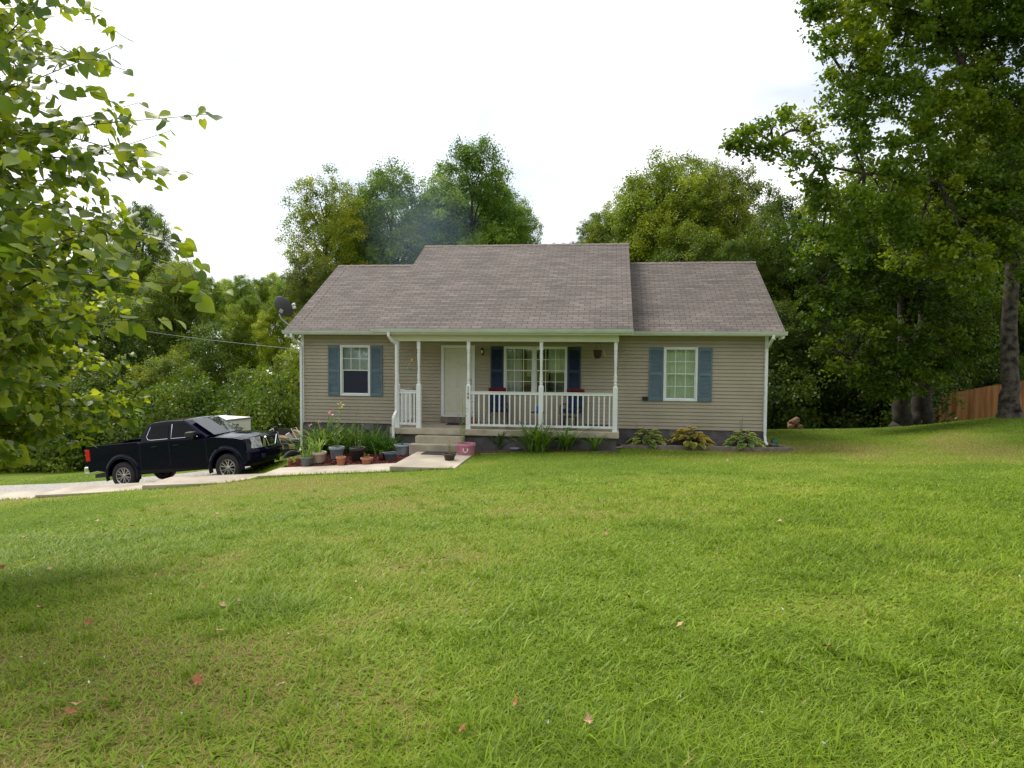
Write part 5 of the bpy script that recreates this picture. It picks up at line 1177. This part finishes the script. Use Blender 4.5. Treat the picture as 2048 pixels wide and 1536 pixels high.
# ------------------------------------------------------------------ foreground tree with heart-shaped leaves
def heart_leaves(P, D, Nn, S, rnd):
    """P attach point, D direction of the leaf, Nn its normal, S its length"""
    loc = np.array([(0, 0, 0), (.30, 0, -.05), (.62, 0, -.04), (1.0, 0, -.12), (-.14, .26, .03), (.08, .47, .07), (.36, .50, .08), (.66, .32, .03), (-.14, -.26, .03), (.08, -.47, .07), (.36, -.50, .08), (.66, -.32, .03)])
    tri = np.array([(0, 1, 4), (4, 1, 5), (5, 1, 6), (6, 1, 2), (6, 2, 7), (7, 2, 3), (0, 8, 1), (8, 9, 1), (9, 10, 1), (10, 2, 1), (10, 11, 2), (11, 3, 2)])
    n = len(P); Sd = np.cross(Nn, D); cu = rng.uniform(-.8, 2.6, n)[:, None, None]; fo = rng.uniform(-.1, .55, n)[:, None, None]; wv = rng.uniform(.75, 1.15, n)[:, None, None]; tw = rng.normal(size=n)[:, None, None] * .12
    lx, ly = loc[None, :, 0:1], loc[None, :, 1:2] * wv; lz = -cu * .12 * np.maximum(lx, 0) ** 2 + fo * np.abs(ly) + tw * ly * lx * 3
    V = P[:, None, :] + S[:, None, None] * (lx * D[:, None, :] + ly * Sd[:, None, :] + lz * Nn[:, None, :])
    Fq = (np.arange(n)[:, None, None] * 12 + tri[None]).reshape(-1, 3); return V.reshape(-1, 3), Fq, np.repeat(rnd, 12)
rng = np.random.default_rng(42)
tb0 = Vector((-7.6, 7.4, 0)); tb0.z = g(tb0.x, tb0.y)
e = tag(empty('redbud_tree', tb0), 'near leafy tree with large heart shaped leaves reaching in from the left edge', 'tree')
MB().tube([(0, 0, -.3), (.05, 0, .8), (.0, .1, 2.0), (.15, .1, 3.5), (.1, .2, 5.4)], [.2, .15, .13, .10, .04], 14).build('trunk', M['bark'], e, smooth=True)
tips = [(130, 12, 5), (165, 5, 5.2), (95, 30, 4.6), (235, 90, 5.2), (258, 80, 5.4), (200, 120, 4.8), (250, 140, 5.2), (280, 205, 5.2), (220, 200, 4.8), (262, 240, 5.4), (425, 228, 4.5), (340, 262, 4.7), (300, 300, 4.6), (375, 346, 4.7), (310, 372, 4.9), (240, 352, 5), (180, 300, 4.8), (240, 420, 6.2), (200, 430, 6), (335, 480, 5.6), (362, 495, 5.2), (300, 470, 5.6), (450, 582, 4.2), (400, 600, 4.3), (330, 545, 4.2), (352, 640, 4.6), (250, 530, 4.2), (160, 500, 4), (90, 520, 4), (200, 620, 4.8), (240, 655, 6), (140, 640, 5.4), (60, 620, 5), (180, 690, 7), (110, 720, 7), (235, 790, 8), (268, 826, 8), (200, 850, 8.2), (150, 800, 7.6), (90, 850, 7.6), (40, 800, 7), (180, 880, 8), (60, 920, 7.4), (15, 930, 6.6), (120, 760, 7.6), (30, 700, 6.5), (150, 250, 5), (80, 300, 5), (60, 110, 4.8), (30, 200, 4.5), (120, 390, 5), (50, 460, 5), (100, 200, 5.4), (140, 130, 5.6), (60, 380, 4.4), (20, 300, 4.2), (170, 360, 5.6)]
for k in range(110): tips.append((rng.uniform(-240, 130), rng.uniform(-60, 930), rng.uniform(4.8, 8.2)))
for k in range(16): tips.append((rng.uniform(100, 300), rng.uniform(560, 860), rng.uniform(7, 8.6)))
for k in range(14): tips.append((rng.uniform(60, 300), rng.uniform(400, 620), rng.uniform(4.6, 6.2)))
for k in range(10): tips.append((rng.uniform(-100, 130), rng.uniform(-260, -40), rng.uniform(4.6, 6.5)))
mb = MB(); Pl = []; Dl = []; Tw = []
for ti, (px, py, Y) in enumerate(tips):
    q = np.array(at(px, py, Y) - tb0); h = np.clip(q[2] - rng.uniform(.1, 1.0), .6, 5.0); p = np.array([.05, .1, h]); L = np.linalg.norm(q - p)
    m = (p + q) / 2 + np.array([0, 0, L * .13]) + rng.normal(size=3) * .12; ts = np.linspace(0, 1, 13)
    wg = rng.normal(size=(3, 3)) * L * .035; C = [(1 - t) ** 2 * p + 2 * t * (1 - t) * m + t * t * q + wg[0] * math.sin(t * math.pi) + wg[1] * math.sin(2 * t * math.pi) + wg[2] * math.sin(4.5 * t) * t * (1 - t) * 3 for t in ts]; mb.tube([tuple(c) for c in C], [.018 * (1 - t) ** 1.3 + .0018 for t in ts], 5)
    hd_ = (q - p) / L
    for s in np.arange(.26, 1.0, .024):
        f_ = s * 12; i = min(int(f_), 11); c = C[i] + (C[i + 1] - C[i]) * (f_ - i); tl = (.42 * (1 - s) + .06) * rng.uniform(.5, 1.2)
        if py > 640: tl *= 1.5
        d = rng.normal(size=3) * .7 + hd_ * .9; d[2] = d[2] * .5 + .05; d /= np.linalg.norm(d); end = c + d * tl; end[2] -= tl * .15
        if tl > .12: mb.tube([tuple(c), tuple(c + d * tl * .5 + np.array([0, 0, .01])), tuple(end)], [.004, .003, .0015], 4)
        k = max(1, int(tl / .045))
        for j in range(k + 1):
            t = (j + rng.uniform(.2, .8)) / (k + 1); Pl.append(c + d * tl * t + rng.normal(size=3) * .02); Dl.append(d * .8 + rng.normal(size=3) * .6)
    Pl.append(q); Dl.append(hd_ + rng.normal(size=3) * .2)
Pl = np.array(Pl); Dl = np.array(Dl); n = len(Pl); Dl[:, 2] = Dl[:, 2] * .4 - .55; Dl /= np.linalg.norm(Dl, axis=1)[:, None]
Nn = rng.normal(size=(n, 3)) * .7; Nn[:, 2] += .9; Nn[:, 1] -= .45; Nn -= Dl * np.sum(Nn * Dl, 1)[:, None]; Nn /= np.linalg.norm(Nn, axis=1)[:, None]
S = rng.uniform(.050, .112, n); V, Fq, A = heart_leaves(Pl + Dl * .015, Dl, Nn, S, rng.uniform(0, 1, n))
link(mesh_np('crown', V, Fq, M['redbud'], {'rnd': A}, smooth=False), 'crown', e).color = (1, 1, 1, 1)
mb.build('branches', M['twig'], e, smooth=True)
print('redbud leaves', n)

# ------------------------------------------------------------------ grass
def grassmat():
    m = bpy.data.materials.new('grass_blades'); m.use_nodes = True; t = m.node_tree; t.nodes.clear()
    o = N(t, 'ShaderNodeOutputMaterial'); a = N(t, 'ShaderNodeAttribute', attribute_name='rnd')
    r = N(t, 'ShaderNodeValToRGB'); e = r.color_ramp.elements
    e[0].position = 0; e[0].color = (.13, .21, .010, 1); e[1].position = 1; e[1].color = (.50, .36, .17, 1)
    for ps, c in ((.3, (.235, .36, .014, 1)), (.6, (.33, .42, .030, 1)), (.8, (.40, .38, .09, 1))): k = e.new(ps); k.color = c
    t.links.new(a.outputs['Fac'], r.inputs[0])
    p = N(t, 'ShaderNodeBsdfPrincipled'); p.inputs['Roughness'].default_value = .5; p.inputs['Specular IOR Level'].default_value = .25
    tr = N(t, 'ShaderNodeBsdfTranslucent'); ms = N(t, 'ShaderNodeMixShader'); ms.inputs[0].default_value = .35
    t.links.new(r.outputs[0], p.inputs['Base Color']); t.links.new(r.outputs[0], tr.inputs[0]); t.links.new(p.outputs[0], ms.inputs[1]); t.links.new(tr.outputs[0], ms.inputs[2]); t.links.new(ms.outputs[0], o.inputs[0])
    return m
def scatter(n, r0, r1, pw, rng, half=.92):
    u = rng.uniform(0, 1, n); k = 2 - pw; r = (r0 ** k + u * (r1 ** k - r0 ** k)) ** (1 / k) if abs(k) > 1e-3 else r0 * (r1 / r0) ** u
    a = rng.uniform(-half, half, n); return r * np.sin(a), r * np.cos(a), r
def keep(X, Y):
    dx, dy = X - P0.x, Y - P0.y; a = dx * UH.x + dy * UH.y; b = dx * VH.x + dy * VH.y
    bad = (a > -.05) & (a < W + .05) & (b > 0) & (b < DEP)
    for a0, a1, b0, b1, _, _ in SL: bad |= (a > a0 - .02) & (a < a1 + .02) & (b > b0 + .03 + .035 * np.sin(a * 9) * np.sin(a * 23)) & (b < b1)
    bad |= (a > .85) & (a < 4.2) & (b > -3.5) & (b < 0); bad |= (a > 3.2) & (a < 9.55) & (b > -2.0) & (b < 0); bad |= (a > 9.5) & (a < 14.0) & (b > -.9) & (b < 0)
    u = (X + 34) / 27; cy = 20.2 + .9 * u; hwd = 2.3 * (1 - np.clip(u - .82, 0, 1) / .18 * .75); bad |= (u < 1) & (np.abs(Y - cy) < hwd) & (_rg.uniform(0, 1, len(X)) < .93)
    return ~bad
def blade_np(X, Y, r, rng, hmul, wmul, lean, seg2=True, rnd=None, hmin=.03, hmax=.075):
    n = len(X); az = rng.uniform(0, 6.283, n); h = rng.uniform(hmin, hmax, n) * hmul; wd = wmul * rng.uniform(.7, 1.3, n); ln = rng.uniform(.3, 1.3, n) * lean
    dx, dy = np.cos(az), np.sin(az); Z = G(X, Y) - .008; B = np.c_[X, Y, Z]; sd = np.c_[-dy, dx, 0 * dx] * wd[:, None] * .5; dr = np.c_[dx, dy, 0 * dx]
    tip = B + dr * (h * ln)[:, None] + np.c_[0 * dx, 0 * dx, h]
    if rnd is None: rnd = np.clip(.15 + .78 * (dry(X, Y) - .38) * (dry(X, Y) > .36) + .25 * (dry(X * 3 + 9, Y * 3) - .5) + rng.normal(size=n) * .18 + (rng.uniform(0, 1, n) < .06) * .45, 0, 1)
    if seg2:
        mid = B + dr * (h * ln * .35)[:, None] + np.c_[0 * dx, 0 * dx, h * .62]
        V = np.stack([B - sd, B + sd, mid + sd * .85, mid - sd * .85, tip], 1).reshape(-1, 3); q = np.arange(n)[:, None] * 5
        Fq = np.concatenate([q + [0, 1, 2], q + [0, 2, 3], q + [3, 2, 4]], 1).reshape(-1, 3); return V, Fq, np.repeat(rnd, 5)
    V = np.stack([B - sd, B + sd, tip], 1).reshape(-1, 3); return V, np.arange(3 * n).reshape(-1, 3), np.repeat(rnd, 3)
rng = np.random.default_rng(9); parts = []
X, Y, r = scatter(600000, 2.2, 13, 1.45, rng); k = keep(X, Y); dd = dry(X, Y); k &= rng.uniform(0, 1, len(X)) > (dd - .5) * 1.2
parts.append(blade_np(X[k], Y[k], r[k], rng, (.40 + .42 * (1 - dry(X[k], Y[k]))) * (.65 + .9 * dry(X[k] * 1.7 + 5, Y[k] * 1.7)), .0031 + .0006 * r[k], 1.9))
X, Y, r = scatter(400000, 7, 32, .85, rng); k = keep(X, Y)
parts.append(blade_np(X[k], Y[k], r[k], rng, .55, .0045 + .0009 * r[k], 1.4, seg2=False))
# broad-leaved weeds: short wide blades lying low
X, Y, r = scatter(60000, 2.2, 14, 1.4, rng); k = keep(X, Y)
parts.append(blade_np(X[k], Y[k], r[k], rng, .5, .011 + .0006 * r[k], 2.4, rnd=np.clip(.22 + .12 * rng.normal(size=k.sum()), 0, .6)))
# tufts of coarse crabgrass
TX, TY, tr_ = scatter(620, 2.3, 15, 1.3, rng); nb = 26; X = np.repeat(TX, nb) + rng.normal(size=620 * nb) * .05; Y = np.repeat(TY, nb) + rng.normal(size=620 * nb) * .05; k = keep(X, Y)
parts.append(blade_np(X[k], Y[k], 0, rng, 1.0, .0085, 1.7, rnd=np.clip(.18 + .10 * rng.normal(size=k.sum()), 0, .5), hmin=.035, hmax=.11))
# blades creeping over the near edge of the path
A_ = rng.uniform(-9, 5.7, 2600); B_ = -4.77 + rng.normal(size=2600) * .035; X = P0.x + A_ * UH.x + B_ * VH.x; Y = P0.y + A_ * UH.y + B_ * VH.y
parts.append(blade_np(X, Y, 0, rng, 1.0, .013, 1.0, rnd=np.clip(.38 + .17 * rng.normal(size=2600), 0, .8), hmin=.025, hmax=.095))
Vs = []; Fs = []; As = []; o = 0
for V, Fq, A in parts: Vs.append(V); Fs.append(Fq + o); As.append(A); o += len(V)
go = link(mesh_np('lawn_grass', np.concatenate(Vs), np.concatenate(Fs), grassmat(), {'rnd': np.concatenate(As)}), 'lawn_grass')
tag(go, 'mown green lawn grass with dry brownish patches', None, kind='stuff')
# white clover heads
X, Y, r = scatter(420, 3, 18, 1.2, rng); k = keep(X, Y); V, Fq = chips(X[k], Y[k], G(X[k], Y[k]) + .05, .009, rng, 1.)
tag(link(mesh_np('clover_blossoms', V, Fq, M['white']), 'clover_blossoms'), 'tiny white clover heads dotted over the lawn', None, kind='stuff')
# fallen leaves, each its own object
def dead_leaf_mesh(seed):
    r2 = random.Random(seed); pr = [(0, 0), (.35, .28), (.2, .55), (.55, .5), (.75, .8), (.85, .4), (1.25, .0), (.85, -.4), (.75, -.75), (.5, -.5), (.2, -.6), (.3, -.25)]
    v = [(x - .55, y, .18 * math.sin(x * 3 + seed) + .22 * abs(y) + r2.uniform(-.05, .05)) for x, y in pr] + [(0, 0, -.02)]
    n = len(pr); return v, [(n, i, (i + 1) % n) for i in range(n)]
fl = [(80, 1228, 1.2), (178, 1258, 1.2), (446, 1221, 1.1), (398, 1376, 1.6), (560, 1386, 1.0), (153, 1427, .9), (142, 1442, 1.1), (124, 1388, .8), (265, 1058, 1.3), (195, 1047, 1.1), (46, 1081, 1.2), (113, 1083, 1.0), (434, 1032, .9), (24, 1258, .8), (1452, 970, 1.5), (1213, 1076, 1.0), (1255, 1207, .9), (1360, 1264, .9), (1652, 1308, 1.3), (1220, 975, 1.0), (1178, 1462, .9), (1032, 1424, .8), (370, 1147, .8), (5, 1143, 1.1), (100, 1145, .9), (313, 1160, .8), (410, 1184, .8), (440, 1274, .9), (645, 1284, .8), (975, 1057, 1.0), (1455, 925, 1.6), (925, 1480, .9), (30, 1360, .9), (212, 1415, .8), (478, 1212, .6), (1560, 1052, 1.2)]
dm = []
for sd in range(5):
    v, f = dead_leaf_mesh(sd); m_ = bpy.data.meshes.new('fallen_leaf'); m_.from_pydata(v, [], f); m_.materials.append(M['deadleaf' if sd % 2 else 'deadleaf2']); dm.append(m_)
special = {0: 'curled pale leaf lying at the far left of the lawn', 1: 'orange red leaf just right of a pale curled leaf on the left lawn', 2: 'large pale pinkish leaf alone on the left lawn', 3: 'largest bright rust coloured leaf in the left foreground', 14: 'reddish upright leaf on the bright lawn in front of the hostas', 18: 'dark red curled leaf alone in the right foreground'}
for i, (px, py, s) in enumerate(fl):
    p = on_g(px, py) + Vector((0, 0, .05)); o = link(dm[3 if i == 3 else i % 5], 'fallen_leaf', loc=p); sc_ = .042 * s; o.scale = (sc_,) * 3
    o.rotation_euler = (rng.uniform(-.7, .2), rng.uniform(-.6, .6), rng.uniform(0, 6.28))
    tag(o, special.get(i, 'small reddish brown fallen leaf lying on the lawn'), 'leaf', 'fallen leaves on the lawn')

# ------------------------------------------------------------------ thin blue smoke drifting up behind the roof
def smoke_mat():
    m = bpy.data.materials.new('smoke'); m.use_nodes = True; t = m.node_tree; t.nodes.clear()
    o = N(t, 'ShaderNodeOutputMaterial'); v = N(t, 'ShaderNodeVolumePrincipled'); v.inputs['Color'].default_value = (.55, .72, 1, 1); v.inputs['Anisotropy'].default_value = .2
    tcn = N(t, 'ShaderNodeTexCoord'); ln = N(t, 'ShaderNodeVectorMath', operation='LENGTH'); t.links.new(tcn.outputs['Object'], ln.inputs[0])
    mr = N(t, 'ShaderNodeMapRange'); mr.inputs[1].default_value = .15; mr.inputs[2].default_value = 1.; mr.inputs[3].default_value = 1; mr.inputs[4].default_value = 0; t.links.new(ln.outputs['Value'], mr.inputs[0])
    n = N(t, 'ShaderNodeTexNoise', Scale=2.6, Detail=4.); t.links.new(tcn.outputs['Object'], n.inputs['Vector'])
    m1 = N(t, 'ShaderNodeMath', operation='MULTIPLY'); t.links.new(mr.outputs[0], m1.inputs[0]); t.links.new(n.outputs['Fac'], m1.inputs[1])
    m2 = N(t, 'ShaderNodeMath', operation='MULTIPLY'); m2.inputs[1].default_value = .115; t.links.new(m1.outputs[0], m2.inputs[0])
    t.links.new(m2.outputs[0], v.inputs['Density']); t.links.new(v.outputs[0], o.inputs['Volume']); return m
c = at(845, 470, 33); o = MB().lathe([(.02, -1), (.5, -.87), (.87, -.5), (1, 0), (.87, .5), (.5, .87), (.02, 1)], 20).build('smoke', smoke_mat(), loc=c)
o.scale = (3.0, 1.8, 3.3); tag(o, 'faint bluish smoke drifting up behind the house roof', None, kind='stuff')
